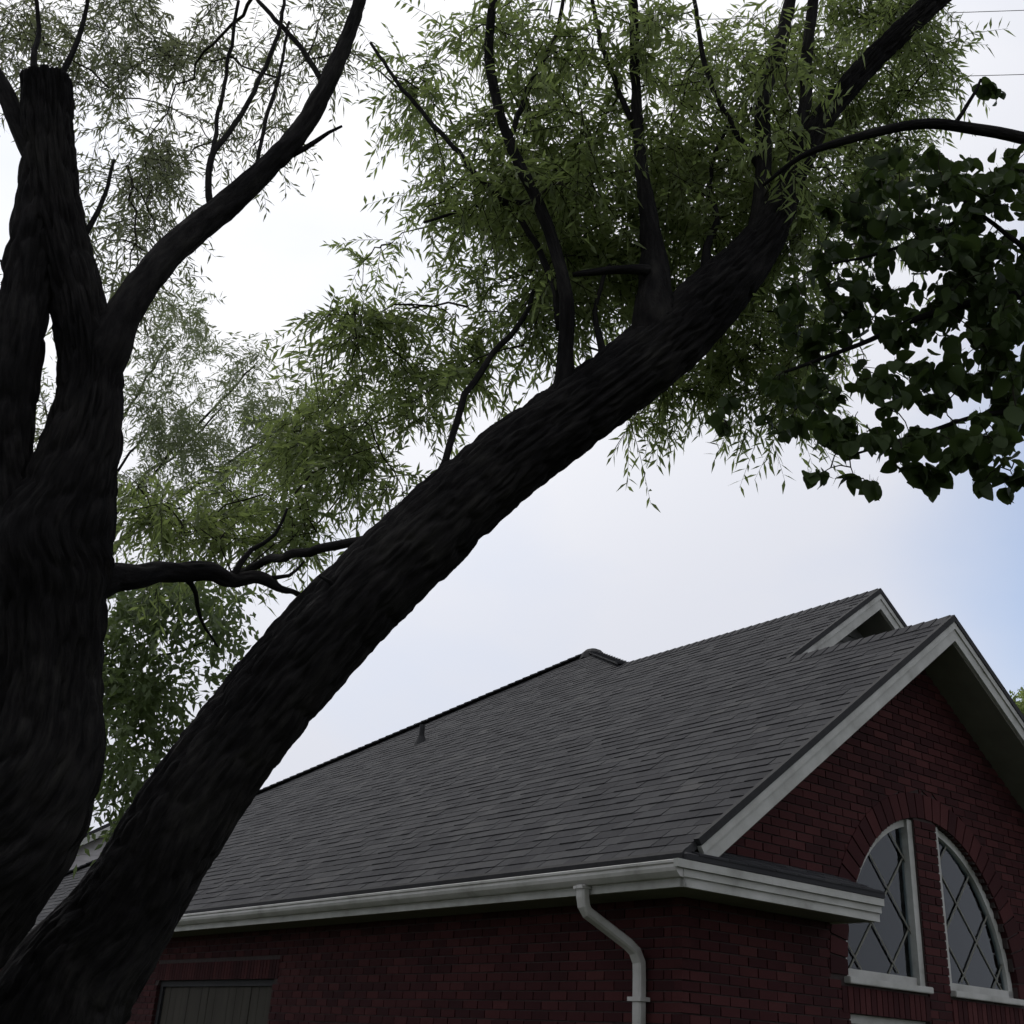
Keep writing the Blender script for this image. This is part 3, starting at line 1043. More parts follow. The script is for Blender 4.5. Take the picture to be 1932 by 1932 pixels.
# ------------------------------------------------------------------ foliage
def leaflets(name, org, dirs, length, nleaf, lsize, lwid, mat, parent, droop=0.35, twig_mat=None, splay=0.85):
    """narrow leaves set along many short twigs: one mesh"""
    S = len(org)
    k = np.arange(nleaf)
    t = (k + 0.6) / nleaf
    L = length[:, None] * t[None, :]
    g = np.array([0, 0, -1.0])
    pos = org[:, None, :] + dirs[:, None, :] * L[:, :, None] + g * (droop * (L ** 2 / length[:, None]))[:, :, None]
    ref = rng.normal(size=(S, 3))
    sidev = np.cross(dirs, ref); sidev /= np.linalg.norm(sidev, axis=1)[:, None] + 1e-9
    sgn = np.where(k % 2 == 0, 1.0, -1.0)
    ld = dirs[:, None, :] * 0.55 + sidev[:, None, :] * (sgn * splay)[None, :, None] + g * 0.35 + rng.normal(size=(S, nleaf, 3)) * 0.28
    ld /= np.linalg.norm(ld, axis=2)[:, :, None]
    nn = np.cross(ld, rng.normal(size=(S, nleaf, 3))); nn /= np.linalg.norm(nn, axis=2)[:, :, None] + 1e-9
    wv = np.cross(ld, nn)
    ls = lsize * rng.uniform(0.65, 1.25, (S, nleaf))[:, :, None]
    lw = lwid * rng.uniform(0.7, 1.2, (S, nleaf))[:, :, None]
    v0 = pos
    v1 = pos + ld * ls * 0.42 + wv * lw * 0.5 + nn * lw * 0.12
    v2 = pos + ld * ls + g * ls * 0.12
    v3 = pos + ld * ls * 0.42 - wv * lw * 0.5 + nn * lw * 0.12
    V = np.stack([v0, v1, v2, v3], 2).reshape(-1, 3)
    n = S * nleaf
    base = np.arange(n)[:, None] * 4
    F = np.concatenate([base + [0, 1, 2], base + [0, 2, 3]], 1).reshape(-1, 3)
    fast_mesh(name, V, F, mat, parent)
    if twig_mat is not None:
        e = org + dirs * length[:, None] + g * (droop * length)[:, None]
        m = (org + dirs * (length * .5)[:, None] + g * (droop * length * .25)[:, None])
        r = 0.0022
        a = np.cross(dirs, ref); a /= np.linalg.norm(a, axis=1)[:, None]; b = np.cross(dirs, a)
        rings = []
        for p, rr in ((org, r), (m, r * .7), (e, r * .3)):
            for q in range(3):
                th = q * 2 * math.pi / 3
                rings.append(p + rr * (math.cos(th) * a + math.sin(th) * b))
        V = np.stack(rings, 1).reshape(-1, 3)
        base = np.arange(S)[:, None] * 9
        fs = []
        for s in (0, 3):
            for q in range(3):
                q2 = (q + 1) % 3
                fs.append(base + [s + q, s + q2, s + 3 + q2]); fs.append(base + [s + q, s + 3 + q2, s + 3 + q])
        F = np.stack(fs, 1).reshape(-1, 3)
        fast_mesh('twigs', V, F, twig_mat, parent)


def fast_mesh(name, V, F, mat, parent):
    me = bpy.data.meshes.new(name)
    me.vertices.add(len(V)); me.vertices.foreach_set('co', np.ascontiguousarray(V, np.float32).ravel())
    nf = len(F)
    me.loops.add(nf * 3); me.loops.foreach_set('vertex_index', np.ascontiguousarray(F, np.int32).ravel())
    me.polygons.add(nf)
    me.polygons.foreach_set('loop_start', np.arange(0, nf * 3, 3, dtype=np.int32))
    me.polygons.foreach_set('loop_total', np.full(nf, 3, np.int32))
    me.update(calc_edges=True)
    me.materials.append(mat)
    o = link(bpy.data.objects.new(name, me), parent)
    tag(o, kind='stuff')
    return o


CENTRES = []


def blob_points(blobs, mult=0.52, per=8, tight=0.085):
    """blobs: (x, y, rx, ry, depth, dspread, count) -> world points, inside soft ellipsoids"""
    out_ = []
    for (x, y, rx, ry, d, ds_, n) in blobs:
        n = max(4, int(n * mult))
        nc = max(2, n // per)
        u = rng.normal(size=(nc, 3)); u /= np.linalg.norm(u, axis=1)[:, None]
        u = u * (rng.random(nc) ** 0.42)[:, None]
        cx_ = x + rx * u[:, 0]; cy_ = y + ry * u[:, 1]; cd_ = d + ds_ * u[:, 2]
        CENTRES.extend([P(a_, b_, e_) for a_, b_, e_ in zip(cx_, cy_, cd_)])
        u = u[rng.integers(0, nc, n)] + rng.normal(size=(n, 3)) * tight
        px = x + rx * u[:, 0]; py = y + ry * u[:, 1]; dd = d + ds_ * u[:, 2]
        pts = EYE + dd[:, None] * (c_f[None] + c_r[None] * ((px - HALF) / FOC)[:, None] - c_u[None] * ((py - HALF) / FOC)[:, None])
        out_.append(pts)
    return np.vstack(out_)


def twig_net(name, parent, centres, skel, mat, r0=.006, r1=.0018, maxlen=1.1, grow=True, tail=.12):
    """thin crooked twigs from the nearest limb (or earlier twig) to each clump: one mesh"""
    sk = np.vstack(skel); VV = []; FF = []; nb_ = 0
    cs = np.array(centres)
    d0 = np.array([np.min(((sk - c) ** 2).sum(1)) for c in cs])
    for c in cs[np.argsort(d0)]:
        d2 = ((sk - c) ** 2).sum(1) + 0.25 * np.maximum(0, sk[:, 2] - c[2]) ** 2
        a = sk[np.argmin(d2)]
        L_ = np.linalg.norm(c - a)
        if L_ > maxlen or L_ < .03: continue
        n_ = max(4, int(L_ / .07))
        t = np.linspace(0, 1, n_)[:, None]
        path_ = a * (1 - t) + c * t + np.array([0, 0, .16 * L_]) * (t * (1 - t) * 4) * .5
        path_[1:-1] += rng.normal(size=(n_ - 2, 3)) * .055 * L_ ** .5 * .35
        e = (c - path_[-2]); e /= np.linalg.norm(e) + 1e-9
        path_ = np.vstack([path_, c + e * tail + rng.normal(size=3) * .25 * tail - [0, 0, .4 * tail]])
        rr = np.linspace(r0 * min(1.6, .5 + L_), r1, len(path_))
        T_ = np.gradient(path_, axis=0); T_ /= np.linalg.norm(T_, axis=1)[:, None] + 1e-9
        A_ = np.cross(T_, [0.3, .8, .5]); A_ /= np.linalg.norm(A_, axis=1)[:, None] + 1e-9; B_ = np.cross(T_, A_)
        m_ = 5
        for k in range(m_):
            th = 2 * math.pi * k / m_
            VV.append(path_ + rr[:, None] * (math.cos(th) * A_ + math.sin(th) * B_))
        n2 = len(path_)
        for k in range(m_):
            k2 = (k + 1) % m_
            for i in range(n2 - 1):
                p, q, r_, s_ = nb_ + k * n2 + i, nb_ + k2 * n2 + i, nb_ + k2 * n2 + i + 1, nb_ + k * n2 + i + 1
                FF.append((p, q, r_)); FF.append((p, r_, s_))
        nb_ += m_ * n2
        if grow: sk = np.vstack([sk, path_[2::2]])
    o = fast_mesh(name, np.vstack(VV), np.array(FF), mat, parent)
    o.data.polygons.foreach_set('use_smooth', [True] * len(o.data.polygons))
    return o


def rand_dirs(n, bias=(0, 0, 0.0), k=1.0):
    u = rng.normal(size=(n, 3)); u /= np.linalg.norm(u, axis=1)[:, None]
    u = u * k + np.array(bias); u /= np.linalg.norm(u, axis=1)[:, None]
    return u


# ------------------------------------------------------------------ twin-trunk tree
_a = P(335, 1540, 3.9); _b = P(95, 1960, 3.8)
base_p = _b + (_b - _a) * (_b[2] / (_a[2] - _b[2])) * 0.9
tree = empty('twin_trunk_tree', (float(base_p[0]), float(base_p[1]), 0), 0,
             'large dark tree with one leaning trunk and one forked trunk, left of the house', 'tree')
# all parts below are given in world coordinates
def W(o):
    o.matrix_parent_inverse = tree.matrix_world.inverted(); return o


tree_inv = Matrix.Translation((-float(base_p[0]), -float(base_p[1]), 0))


def own(o, t=None):
    o.matrix_parent_inverse = tree_inv if t is None else t
    return o


gnd = np.array([base_p[0], base_p[1], 0.0])
lean = [(*(gnd + [-.05, 0.0, -.15]), .32), (*(gnd * .72 + _b * .28 * [1, 1, 1] + [-.04, 0, 0]), .27)]
for x, y, w, d in [(66, 1960, 262, 3.8), (222, 1732, 194, 3.85), (340, 1545, 180, 3.9), (470, 1370, 172, 3.95), (610, 1205, 168, 4.02), (760, 1050, 155, 4.1), (930, 895, 140, 4.2),
                   (1090, 775, 136, 4.3), (1240, 660, 130, 4.42), (1360, 545, 108, 4.55), (1440, 450, 76, 4.66), (1490, 350, 46, 4.8), (1545, 235, 40, 5.0), (1640, 120, 38, 5.2), (1760, 5, 36, 5.4), (1900, -120, 36, 5.6), (2000, -260, 22, 5.8)]:
    lean.append((*P(x, y, d), .5 * w * d / FOC))
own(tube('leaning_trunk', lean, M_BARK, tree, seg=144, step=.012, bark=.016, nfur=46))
gf = P(-345, 2200, 3.5) * [1, 1, 0]
fork = [(*(gf + [-.02, -.02, -.15]), .36), (*(gf + [0, 0, .4]), .27)]
for x, y, w, d in [(-265, 1960, 290, 3.45), (-165, 1800, 284, 3.45), (-76, 1675, 280, 3.46), (6, 1555, 282, 3.47), (55, 1430, 268, 3.48), (74, 1300, 228, 3.5), (84, 1150, 226, 3.52), (95, 1040, 238, 3.54), (130, 935, 180, 3.57), (158, 830, 136, 3.6), (170, 720, 112, 3.65), (152, 600, 104, 3.7), (120, 470, 96, 3.76), (98, 340, 88, 3.82), (90, 230, 84, 3.88), (88, 165, 86, 3.92), (88, 148, 80, 3.93)]:
    fork.append((*P(x, y, d), .5 * w * d / FOC))
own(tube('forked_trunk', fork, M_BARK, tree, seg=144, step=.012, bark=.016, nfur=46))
own(ptube('stem', [(45, 1120, 130, 3.5), (22, 980, 110, 3.5), (12, 880, 92, 3.51), (18, 780, 88, 3.53), (32, 660, 88, 3.58), (55, 500, 88, 3.7), (76, 350, 76, 3.83), (82, 240, 56, 3.89)], M_BARK, tree, seg=72, step=.016, bark=.014, nfur=20))
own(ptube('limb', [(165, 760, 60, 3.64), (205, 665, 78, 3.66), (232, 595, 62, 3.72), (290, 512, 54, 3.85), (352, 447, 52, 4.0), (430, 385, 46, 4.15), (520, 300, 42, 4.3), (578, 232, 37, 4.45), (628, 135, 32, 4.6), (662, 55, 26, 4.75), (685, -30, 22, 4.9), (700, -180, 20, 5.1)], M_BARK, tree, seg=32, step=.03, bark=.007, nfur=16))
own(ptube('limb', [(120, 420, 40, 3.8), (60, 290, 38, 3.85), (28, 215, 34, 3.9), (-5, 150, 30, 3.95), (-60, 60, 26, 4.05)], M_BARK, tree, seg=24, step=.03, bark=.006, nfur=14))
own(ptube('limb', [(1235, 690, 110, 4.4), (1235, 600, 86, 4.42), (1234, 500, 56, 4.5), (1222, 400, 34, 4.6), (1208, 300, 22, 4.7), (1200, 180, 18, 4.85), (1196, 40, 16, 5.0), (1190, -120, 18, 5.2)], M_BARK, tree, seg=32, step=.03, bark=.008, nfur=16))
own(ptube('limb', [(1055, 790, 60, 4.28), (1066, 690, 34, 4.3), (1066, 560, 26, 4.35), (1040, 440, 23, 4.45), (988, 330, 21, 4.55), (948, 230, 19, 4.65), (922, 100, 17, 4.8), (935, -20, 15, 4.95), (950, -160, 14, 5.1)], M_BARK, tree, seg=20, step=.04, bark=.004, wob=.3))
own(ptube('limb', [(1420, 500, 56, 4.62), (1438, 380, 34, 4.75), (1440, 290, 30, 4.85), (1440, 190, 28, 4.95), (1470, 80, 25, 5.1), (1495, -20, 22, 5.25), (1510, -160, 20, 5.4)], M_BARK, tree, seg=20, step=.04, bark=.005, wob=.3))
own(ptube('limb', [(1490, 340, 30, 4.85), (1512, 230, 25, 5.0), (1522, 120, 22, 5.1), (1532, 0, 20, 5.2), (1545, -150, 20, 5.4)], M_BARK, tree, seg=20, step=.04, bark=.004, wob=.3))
thin = [
    [(1060, 620, 14, 4.35), (1030, 500, 13, 4.5), (985, 420, 12, 4.6), (900, 330, 11, 4.75), (840, 262, 9, 4.9), (760, 170, 8, 5.1), (700, 80, 6, 5.3)],
    [(830, 900, 14, 4.2), (880, 745, 13, 4.3), (930, 668, 12, 4.4), (990, 600, 10, 4.5), (1010, 540, 7, 4.6)],
    [(735, 985, 20, 4.1), (690, 1020, 19, 4.2), (600, 1038, 18, 4.4), (500, 1060, 16, 4.7), (430, 1090, 11, 5.0)],
    [(395, 395, 14, 4.1), (400, 300, 12, 4.2), (430, 260, 11, 4.3), (480, 170, 9, 4.5), (520, 80, 8, 4.7), (540, -20, 6, 4.9)],
    [(400, 320, 9, 4.2), (408, 230, 8, 4.35), (430, 120, 7, 4.5), (450, 0, 6, 4.7)],
    [(478, 335, 8, 4.22), (500, 240, 7, 4.4), (530, 130, 6, 4.6), (545, 40, 5, 4.8)],
    [(555, 292, 12, 4.35), (600, 268, 9, 4.4), (645, 236, 5, 4.45)],
    [(612, 158, 12, 4.58), (570, 95, 10, 4.7), (520, 40, 9, 4.8), (480, -10, 7, 4.9)],
    [(150, 470, 12, 3.75), (170, 420, 11, 3.8), (198, 375, 8, 3.85), (215, 300, 6, 3.95)],
    [(1235, 520, 24, 4.46), (1190, 512, 18, 4.4), (1120, 512, 14, 4.4), (1080, 520, 9, 4.4)],
    [(1200, 240, 12, 4.8), (1150, 130, 10, 5.0), (1120, 20, 8, 5.2), (1110, -80, 6, 5.3)],
    [(960, 270, 12, 4.6), (1000, 160, 10, 4.8), (1050, 60, 8, 5.0), (1070, -60, 7, 5.2)],
    [(1438, 330, 14, 4.85), (1380, 230, 12, 5.0), (1330, 120, 10, 5.2), (1310, 0, 8, 5.3)],
    [(1000, 380, 10, 4.55), (930, 380, 8, 4.7), (860, 400, 6, 4.9), (800, 420, 5, 5.0)],
    [(70, 165, 16, 3.92), (62, 110, 12, 3.98), (75, 50, 9, 4.1), (60, -40, 7, 4.2)],
    [(112, 160, 14, 3.92), (135, 100, 11, 4.0), (160, 30, 8, 4.1), (170, -60, 6, 4.2)],
    [(345, 1085, 12, 4.0), (370, 1120, 9, 4.1), (380, 1170, 6, 4.2), (410, 1220, 4, 4.3)],
    [(440, 1085, 14, 4.2), (470, 1040, 10, 4.3), (520, 1010, 7, 4.4), (540, 960, 5, 4.5)],
    [(500, 1092, 10, 4.3), (545, 1085, 7, 4.4), (575, 1060, 4, 4.5)],
    [(660, 1150, 16, 4.0), (640, 1110, 10, 3.95), (600, 1085, 6, 3.95)],
    [(1340, 565, 26, 4.5), (1330, 500, 18, 4.6), (1350, 420, 13, 4.75), (1340, 330, 9, 4.9), (1370, 240, 6, 5.0)],
    [(1130, 745, 24, 4.3), (1140, 660, 15, 4.4), (1120, 590, 10, 4.5), (1150, 500, 7, 4.6)],
]
for rows in thin:
    own(ptube('branch', rows, M_BARK, tree, seg=10, step=.05, wob=.8))
own(ptube('limb', [(150, 1120, 90, 3.6), (205, 1098, 60, 3.72), (255, 1086, 44, 3.8), (300, 1074, 40, 3.9), (345, 1082, 38, 4.0), (400, 1078, 35, 4.1), (440, 1092, 30, 4.2), (490, 1090, 24, 4.28), (530, 1112, 15, 4.38), (560, 1120, 9, 4.45), (590, 1152, 6, 4.5)], M_BARK, tree, seg=24, step=.02, bark=.007, nfur=12, wob=.35))
# crown: feathery sprays
crown = [
    # main crown behind the leaning trunk
    (1000, 100, 230, 160, 5.4, .9, 330), (1230, 90, 240, 160, 5.6, .9, 420), (1450, 120, 180, 170, 5.6, .8, 300), (1640, 90, 150, 130, 5.9, .7, 420), (1560, 230, 130, 100, 5.7, .5, 330), (1720, 30, 100, 60, 5.9, .5, 260), (1690, 180, 100, 80, 5.8, .5, 200), (1730, 290, 110, 50, 5.6, .4, 150),
    (980, 340, 180, 150, 5.3, .7, 720), (1180, 350, 200, 170, 5.3, .7, 800), (1370, 330, 150, 170, 5.3, .6, 620),
    (1000, 520, 140, 130, 5.1, .6, 330), (1150, 540, 150, 130, 5.2, .6, 460), (1320, 480, 130, 110, 5.3, .5, 380),
    (1580, 350, 140, 110, 5.3, .5, 300), (1520, 640, 110, 110, 5.2, .5, 200),
    (1500, 300, 80, 60, 4.4, .25, 30), (1200, 330, 150, 130, 4.4, .3, 40), (1000, 250, 140, 130, 4.4, .3, 30), (1400, 150, 180, 130, 4.8, .3, 60), (1100, 90, 200, 110, 4.8, .3, 70),
    # left shoulder of the crown
    (800, 100, 110, 150, 5.6, .7, 130), (760, 240, 60, 90, 5.8, .5, 45), (860, 420, 100, 90, 5.3, .6, 140),
    (700, 480, 90, 45, 6.2, .6, 30), (780, 590, 170, 75, 5.3, .6, 260), (680, 640, 90, 60, 5.3, .5, 110),
    (860, 690, 130, 90, 5.3, .6, 190), (680, 760, 130, 100, 5.4, .6, 260), (600, 850, 130, 90, 5.6, .6, 220), (700, 900, 110, 80, 5.2, .5, 140),
    (480, 890, 110, 90, 5.8, .6, 130), (500, 980, 120, 60, 5.4, .5, 160), (330, 1000, 120, 70, 5.3, .5, 200), (280, 940, 70, 60, 5.4, .4, 80),
    (580, 1000, 90, 50, 5.2, .5, 90), (1010, 660, 70, 60, 5.0, .4, 60),
    # sprays under the leaning trunk
    (1150, 790, 50, 25, 5.0, .3, 18), (1270, 735, 100, 50, 5.0, .4, 60), (1350, 690, 120, 90, 5.2, .5, 260), (1440, 600, 110, 110, 5.2, .4, 220), (1430, 740, 110, 60, 5.1, .4, 160), (1530, 440, 90, 90, 5.2, .4, 160), 
]
far_part = [
    # thinner, farther sprays on the left
    (60, 60, 130, 110, 6.4, .9, 230), (230, 80, 160, 130, 6.6, .9, 260), (240, 260, 110, 150, 6.2, .8, 200), (230, 420, 80, 110, 5.8, .6, 100), (240, 540, 50, 60, 5.4, .4, 36),
    (420, 90, 150, 130, 6.6, .8, 150), (560, 70, 130, 110, 6.4, .8, 110), (430, 240, 80, 90, 6.2, .6, 40), (330, 330, 70, 80, 6.4, .6, 40), (520, 230, 60, 80, 6.4, .5, 28),
    (-20, 500, 40, 130, 6.0, .5, 30), (10, 900, 60, 130, 6.5, .5, 60), (80, 820, 20, 90, 6.5, .4, 20),
]
CENTRES.clear()
pts = blob_points(crown, 0.36, 8, 0.105)
S = len(pts)
leaflets('crown', pts - 0, rand_dirs(S, (0, 0, -.25)), rng.uniform(.16, .36, S), 20, .064, .0140, M_LEAF, tree, twig_mat=M_TWIG)
pts = blob_points(far_part, 0.52, 10, 0.13); S = len(pts)
leaflets('crown', pts, rand_dirs(S, (0, 0, -.2)), rng.uniform(.18, .40, S), 18, .062, .0118, M_LEAFG, tree, twig_mat=M_TWIG)
twig_net('twigs', tree, CENTRES, SKEL['twin_trunk_tree'], M_TWIG)
# unseen crown added above and over the viewer to shade trunks and walls
n_over = 1600
u = rng.normal(size=(n_over, 3)); u /= np.linalg.norm(u, axis=1)[:, None]
ov = np.array([0.2, 2.4, 8.3]) + u * (rng.random(n_over) ** .4)[:, None] * np.array([4.2, 3.6, 1.9])
vis = np.array([project(p) for p in ov])
keep = ~((vis[:, 2] > 0) & (vis[:, 0] > -260) & (vis[:, 0] < 2190) & (vis[:, 1] > -260) & (vis[:, 1] < 2000))
ov = ov[keep]; S = len(ov)
leaflets('crown', ov, rand_dirs(S, (0, 0, -.2)), rng.uniform(.3, .5, S), 16, .095, .028, M_LEAF, tree)
for o in list(C.objects):
    if o.parent is tree and o.name.split('.')[0] in ('crown', 'twigs'):
        own(o)

# ------------------------------------------------------------------ round-leaved tree on the right
rt_base = P(2700, 2000, 4.6)
rtree = empty('round_leaved_tree', (float(rt_base[0]), float(rt_base[1]), 0), 0,
              'dark tree with round glossy leaves hanging in from the right edge above the gable', 'tree')
r_inv = Matrix.Translation((-float(rt_base[0]), -float(rt_base[1]), 0))
rg = np.array([rt_base[0], rt_base[1], 0.0])
rtop = P(2650, 500, 4.6)
rtk = [(*(rg + [0, 0, -.1]), .2), (*(rg + [0.02, 0, .5]), .14), (*(rg + [0.0, 0.02, 1.6]), .125), (*(rtop * .5 + rg * .5 + [0, 0, .3]), .11), (*rtop, .085), (*(rtop + [0, 0, 1.4]), .05)]
own(tube('trunk', rtk, M_BARK, rtree, seg=36, step=.05, bark=.008, nfur=16), r_inv)
rb = [
    [(2650, 520, 50, 4.5), (2350, 380, 34, 4.2), (2100, 300, 26, 4.0), (1932, 258, 23, 3.9), (1800, 234, 21, 3.85), (1700, 240, 19, 3.85), (1600, 266, 16, 3.85), (1510, 298, 11, 3.9), (1440, 350, 6, 3.95)],
    [(2650, 650, 50, 4.5), (2350, 600, 34, 4.1), (2100, 570, 24, 3.9), (1920, 560, 18, 3.8), (1760, 590, 13, 3.75), (1620, 650, 9, 3.75), (1480, 700, 6, 3.8)],
    [(2350, 600, 24, 4.1), (2150, 720, 18, 3.8), (1980, 760, 13, 3.6), (1830, 790, 9, 3.55), (1700, 830, 6, 3.55), (1600, 860, 4, 3.55)],
    [(1980, 280, 14, 3.9), (1880, 360, 11, 3.85), (1780, 430, 9, 3.85), (1650, 480, 6, 3.85), (1560, 500, 4, 3.9)],
    [(2050, 580, 14, 3.85), (1920, 460, 10, 3.85), (1820, 380, 6, 3.9), (1760, 330, 4, 3.9)],
    [(1800, 236, 9, 3.85), (1830, 190, 7, 3.85), (1850, 150, 5, 3.85)],
]
for rows in rb:
    own(ptube('branch', rows, M_BARK, rtree, seg=12, step=.04, wob=.5), r_inv)
# leaves
rblobs = [
    (1720, 330, 110, 50, 3.9, .35, 130), (1850, 350, 110, 70, 3.9, .4, 220), (1740, 450, 130, 80, 3.9, .45, 300), (1870, 470, 110, 100, 3.9, .45, 330),
    (1610, 480, 80, 70, 4.0, .3, 110), (1680, 590, 120, 70, 3.9, .35, 240), (1850, 590, 110, 70, 3.8, .4, 330), (1570, 620, 70, 60, 4.0, .3, 60), (1560, 730, 70, 50, 3.8, .25, 60),
    (1480, 790, 70, 35, 4.0, .3, 40), (1380, 780, 60, 30, 4.0, .3, 22), (1530, 560, 80, 80, 4.0, .3, 90), (1500, 690, 70, 60, 4.0, .3, 60), (1600, 380, 70, 50, 4.0, .3, 60),
    (1690, 720, 120, 60, 3.7, .3, 150), (1820, 720, 110, 60, 3.65, .3, 130), (1905, 680, 60, 80, 3.65, .3, 90), (1600, 815, 100, 40, 3.6, .25, 95), (1720, 840, 120, 45, 3.55, .25, 130), (1860, 830, 90, 60, 3.5, .25, 120), (1900, 760, 60, 60, 3.55, .25, 70),
    (1850, 160, 30, 26, 3.85, .04, 15), (1545, 885, 45, 22, 3.5, .1, 16), (1640, 890, 40, 22, 3.5, .1, 18), (1760, 895, 70, 22, 3.5, .1, 26), (1880, 912, 60, 24, 3.45, .1, 26),
    (2150, 520, 250, 260, 3.9, .6, 700), (2150, 120, 200, 150, 4.2, .6, 160), (2450, 300, 300, 350, 4.4, .8, 700),  # off-frame clumps, added to shade the scene and dim the pane reflections
]
CENTRES.clear()
lp = blob_points(rblobs, 0.72, 5, 0.10)


def leaf_mesh(fold, curl):
    v = [(0, 0, 0), (0, 1, curl), (0, .5, .02)]
    out_l = [(-.30, .03), (-.45, .22), (-.475, .42), (-.40, .65), (-.22, .87)]
    V = [(0, 0, 0)] + [(x, y, abs(x) * fold - curl * (y - .3) ** 2) for x, y in out_l] + [(0, 1.04, -curl * .5)] + [(-x, y, abs(x) * fold - curl * (y - .3) ** 2) for x, y in reversed(out_l)]
    V.append((0, .3, -.01)); V.append((0, .7, -.03 * curl))
    V = [(x * .95, y * .95, zz) for x, y, zz in V]
    F = [(0, 1, 12), (1, 2, 12), (2, 3, 12), (3, 4, 13, 12), (4, 5, 13), (5, 6, 13), (6, 7, 13), (7, 8, 13), (8, 9, 12, 13), (9, 10, 12), (10, 11, 12), (11, 0, 12)]
    # petiole
    b = len(V)
    V += [(-.012, 0, 0), (.012, 0, 0), (.008, -.32, .05), (-.008, -.32, .05)]
    F.append((b, b + 1, b + 2, b + 3))
    return V, F


variants = [leaf_mesh(.25, .25), leaf_mesh(.45, .5), leaf_mesh(.1, .6), leaf_mesh(.35, -.1)]
lmeshes = []
for V, F in variants:
    me = bpy.data.meshes.new('leaf'); me.from_pydata(V, [], F); me.materials.append(M_LEAFR)
    me.polygons.foreach_set('use_smooth', [True] * len(me.polygons)); lmeshes.append(me)
pr = np.array([project(p) for p in lp])
size_l = rng.uniform(.034, .064, len(lp)) * np.where(pr[:, 1] > 650, 1.12, 1.0)
inframe = (pr[:, 0] > 10) & (pr[:, 0] < 1925) & (pr[:, 1] > 10)
score = np.where(inframe, size_l / pr[:, 2] * (1 + .6 * (pr[:, 1] > 780)), 0)
top = set(np.argsort(-score)[:290].tolist())
rcrown_v, rcrown_f = [], []
mats = []
for i, p in enumerate(lp):
    yawl = rng.uniform(0, 2 * math.pi); tilt = rng.normal(-.9, .55); rl = rng.normal(0, .6)
    Mx = Matrix.Translation(Vector(p)) @ Matrix.Rotation(yawl, 4, 'Z') @ Matrix.Rotation(tilt, 4, 'X') @ Matrix.Rotation(rl, 4, 'Y') @ Matrix.Diagonal((size_l[i], size_l[i], size_l[i], 1))
    mats.append(Mx)
nb = 0
for i, Mx in enumerate(mats):
    if i in top: continue
    V, F = variants[i % 4]
    A = np.array(Mx); VV = np.array(V) @ A[:3, :3].T + A[:3, 3]
    rcrown_v.append(VV); rcrown_f += [tuple(nb + k for k in f) for f in F]; nb += len(V)
own(twig_net('twigs', rtree, CENTRES, SKEL['round_leaved_tree'], M_TWIG, r0=.004, r1=.0012, maxlen=.7, tail=.012), r_inv)
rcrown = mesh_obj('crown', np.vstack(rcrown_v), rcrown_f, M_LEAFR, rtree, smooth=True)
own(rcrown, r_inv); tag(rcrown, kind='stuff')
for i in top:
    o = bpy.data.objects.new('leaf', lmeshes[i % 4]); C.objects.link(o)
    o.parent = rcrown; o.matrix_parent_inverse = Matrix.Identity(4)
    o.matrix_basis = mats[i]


# ------------------------------------------------------------------ house behind, seen between the trunks
n0 = P(215, 1555, 34); n_l = P(15, 1668, 34)
rise = n0[2] - n_l[2]; run = math.hypot(*(n_l - n0)[:2])
nh_ = empty('grey_sided_house', (float(n0[0]), float(n0[1]), 0), 0.0, 'grey sided house behind, its gable just showing between the two trunks', 'house')
M_NSIDE = mat_noise('pale_siding', [(0.3, (0.36, 0.34, 0.34)), (0.7, (0.44, 0.42, 0.42))], 2, 0.7)
zl = n_l[2]; ztp = n0[2]; hw_ = run
w_ = MB()
w_.prism([(-hw_ + .3, .3, 0), (hw_ - .3, .3, 0), (hw_ - .3, .3, zl + .1), (0, .3, ztp - .15), (-hw_ + .3, .3, zl + .1)], (0, 9, 0))
nw_ = w_.build('wall', M_NSIDE, nh_)
k = 0
while True:
    zb = 0.2 + k * .18
    lim = hw_ - .3 if zb + .18 < zl + .1 else (ztp - .2 - zb - .18) / (rise / run)
    if lim < .3: break
    lim = min(lim, hw_ - .3)
    b = MB(); b.hexa([(-lim, .27, zb), (lim, .27, zb), (lim, .298, zb), (-lim, .298, zb), (-lim, .288, zb + .178), (lim, .288, zb + .178), (lim, .298, zb + .178), (-lim, .298, zb + .178)])
    b.build('siding_board', M_NSIDE, nw_)
    k += 1
for sgn in (-1, 1):
    r_ = MB(); r_.prism([(0, 0, ztp), (sgn * (hw_ + .2), 0, zl - .2 * rise / run), (sgn * (hw_ + .2), 0, zl - .2 * rise / run + .12), (0, 0, ztp + .12)], (0, 9.6, 0))
    r_.build('roof', M_SHINGLE, nh_)
    f_ = MB(); f_.prism([(0, 0, ztp - .2), (sgn * (hw_ + .2), 0, zl - .2 * rise / run - .2), (sgn * (hw_ + .2), 0, zl - .2 * rise / run - .002), (0, 0, ztp - .002)], (0, .04, 0))
    f_.build('rake_board', M_TRIM, nh_)

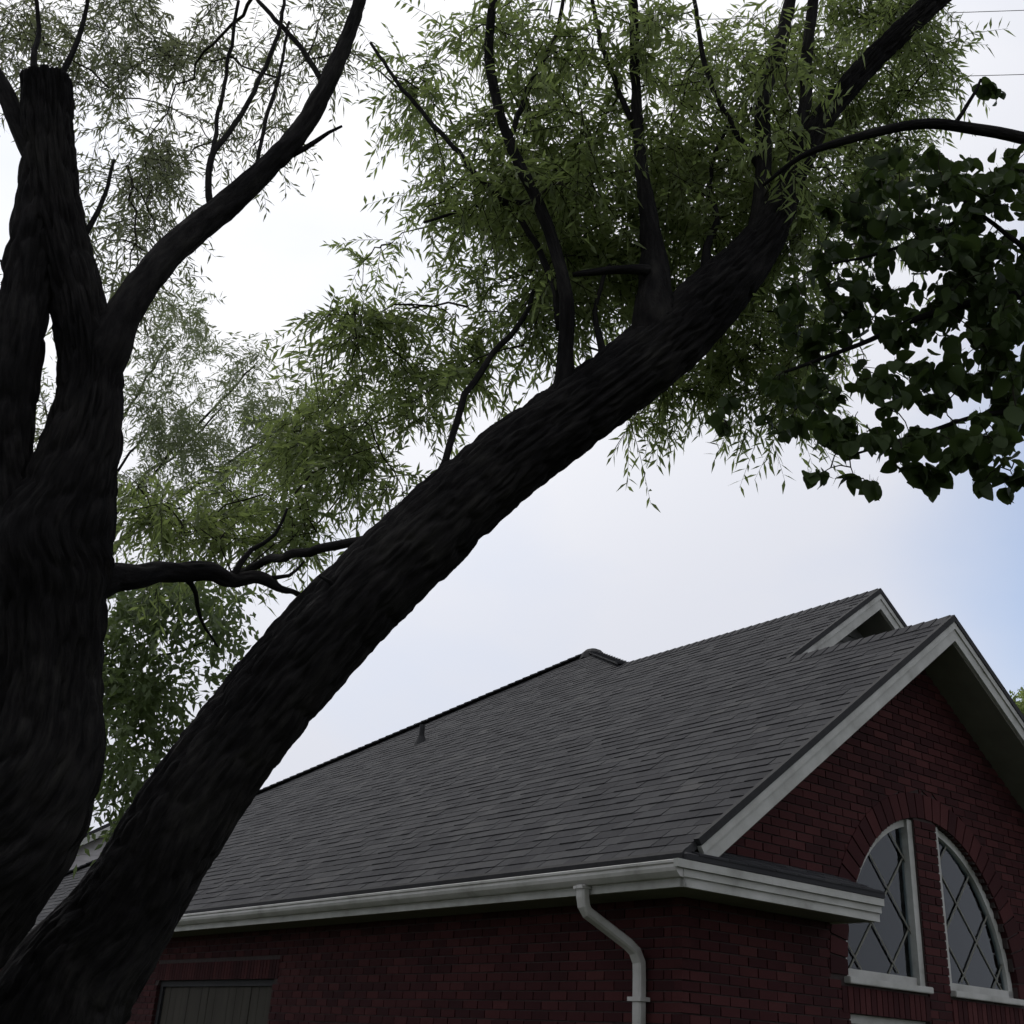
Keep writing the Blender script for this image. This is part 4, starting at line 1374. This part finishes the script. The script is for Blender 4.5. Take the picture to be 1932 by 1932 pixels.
# ------------------------------------------------------------------ trees farther off
def far_tree(name, label, base, height, blobs, leaf, wid, nleaf, mat, trunk_rows=None, tr=.16, group=None):
    t = empty(name, (float(base[0]), float(base[1]), 0), 0, label, 'tree', group)
    inv = Matrix.Translation((-float(base[0]), -float(base[1]), 0))
    b = np.array([base[0], base[1], 0.0])
    wv = rng.normal(0, .12, (4, 2))
    own(tube('trunk', [(*(b + [0, 0, -.1]), tr * 1.3), (*(b + [0, 0, .6]), tr), (*(b + [wv[0, 0], wv[0, 1], height * .4]), tr * .8), (*(b + [wv[1, 0], wv[1, 1], height * .75]), tr * .45), (*(b + [wv[2, 0], wv[2, 1], height]), tr * .12)], M_BARK, t, seg=14, step=.15, bark=.01), inv)
    pts_ = blob_points(blobs)
    # a few limbs reaching into the clumps
    for bl in blobs[:5]:
        c_ = P(bl[0], bl[1], bl[4])
        z0 = max(1.2, min(height * .8, c_[2] - 1.0))
        s_ = b + np.array([0, 0, z0]); m_ = (s_ + c_) / 2 + np.array([0, 0, .15])
        own(tube('limb', [(*s_, tr * .22), (*m_, tr * .15), (*c_, tr * .06)], M_BARK, t, seg=8, step=.15, wob=2.2), inv)
    n_ = len(pts_)
    leaflets('crown', pts_, rand_dirs(n_, (0, 0, -.1)), rng.uniform(leaf * 3, leaf * 6, n_), nleaf, leaf, wid, mat, t)
    for o in list(t.children):
        if o.name.split('.')[0] == 'crown': own(o, inv)
    return t


bl = [(330, 1130, 130, 60, 11.5, .9, 150), (270, 1200, 110, 80, 11.2, .9, 170), (390, 1210, 70, 60, 11.5, .8, 60), (280, 1320, 100, 90, 11, .9, 170), (230, 1430, 90, 90, 10.8, .8, 130), (330, 1340, 110, 70, 11, .8, 70), (360, 1400, 90, 60, 11, .8, 60), (250, 1520, 80, 40, 10.8, .8, 40),
      (120, 1300, 120, 150, 11, .8, 120), (-60, 1200, 160, 200, 11, 1., 160)]
b0 = P(-220, 1900, 11.2)
far_tree('background_tree', 'bushy dark green tree seen in the gap between the two trunks', b0, 5.2, bl, .11, .045, 14, M_LEAFD, tr=.12)
bl = [(320, 640, 90, 110, 14, 1.2, 230), (300, 780, 90, 110, 14, 1.2, 280), (420, 770, 120, 110, 14, 1.2, 360), (480, 690, 60, 50, 14, 1., 70), (540, 800, 80, 90, 14, 1., 170), (400, 900, 180, 100, 13.6, 1.2, 480), (310, 560, 60, 60, 14.3, .8, 60),
      (100, 850, 160, 180, 14, 1., 200), (250, 1020, 150, 80, 13.5, 1., 120)]
b0 = P(-160, 1900, 14)
far_tree('feathery_tree', 'pale feathery tree far behind the forked trunk, against white sky', b0, 8.0, bl, .10, .019, 18, M_LEAFB, tr=.16)
bl = [(1968, 1345, 58, 48, 24, 1.0, 900), (1960, 1400, 50, 50, 24, 1., 500), (2060, 1420, 100, 100, 24, 1.6, 260), (2000, 1520, 120, 90, 24, 1.6, 200)]
b0 = P(2040, 2000, 24)
far_tree('distant_tree', 'small patch of bright green tree beyond the right gable rake', b0, 7.0, bl, .13, .06, 14, M_LEAF, tr=.18)

# ------------------------------------------------------------------ overhead cables, top right
for k, (ya, yb, lab) in enumerate(((26, 14, 'thin dark overhead cable, the upper of two in the top right corner'), (142, 146, 'thin dark overhead cable, the lower of two in the top right corner'))):
    p0 = P(1250, ya + 12, 22); p1 = P(3600, yb - 84, 20)
    rows = []
    for j in range(13):
        t = j / 12
        q = p0 * (1 - t) + p1 * t - np.array([0, 0, .5 * 4 * t * (1 - t)]) * .4
        rows.append((*q, .007))
    cb = tube('overhead_cable', rows, M_CABLE, None, seg=6, step=.6)
    tag(cb, lab, 'cable', 'overhead cables')
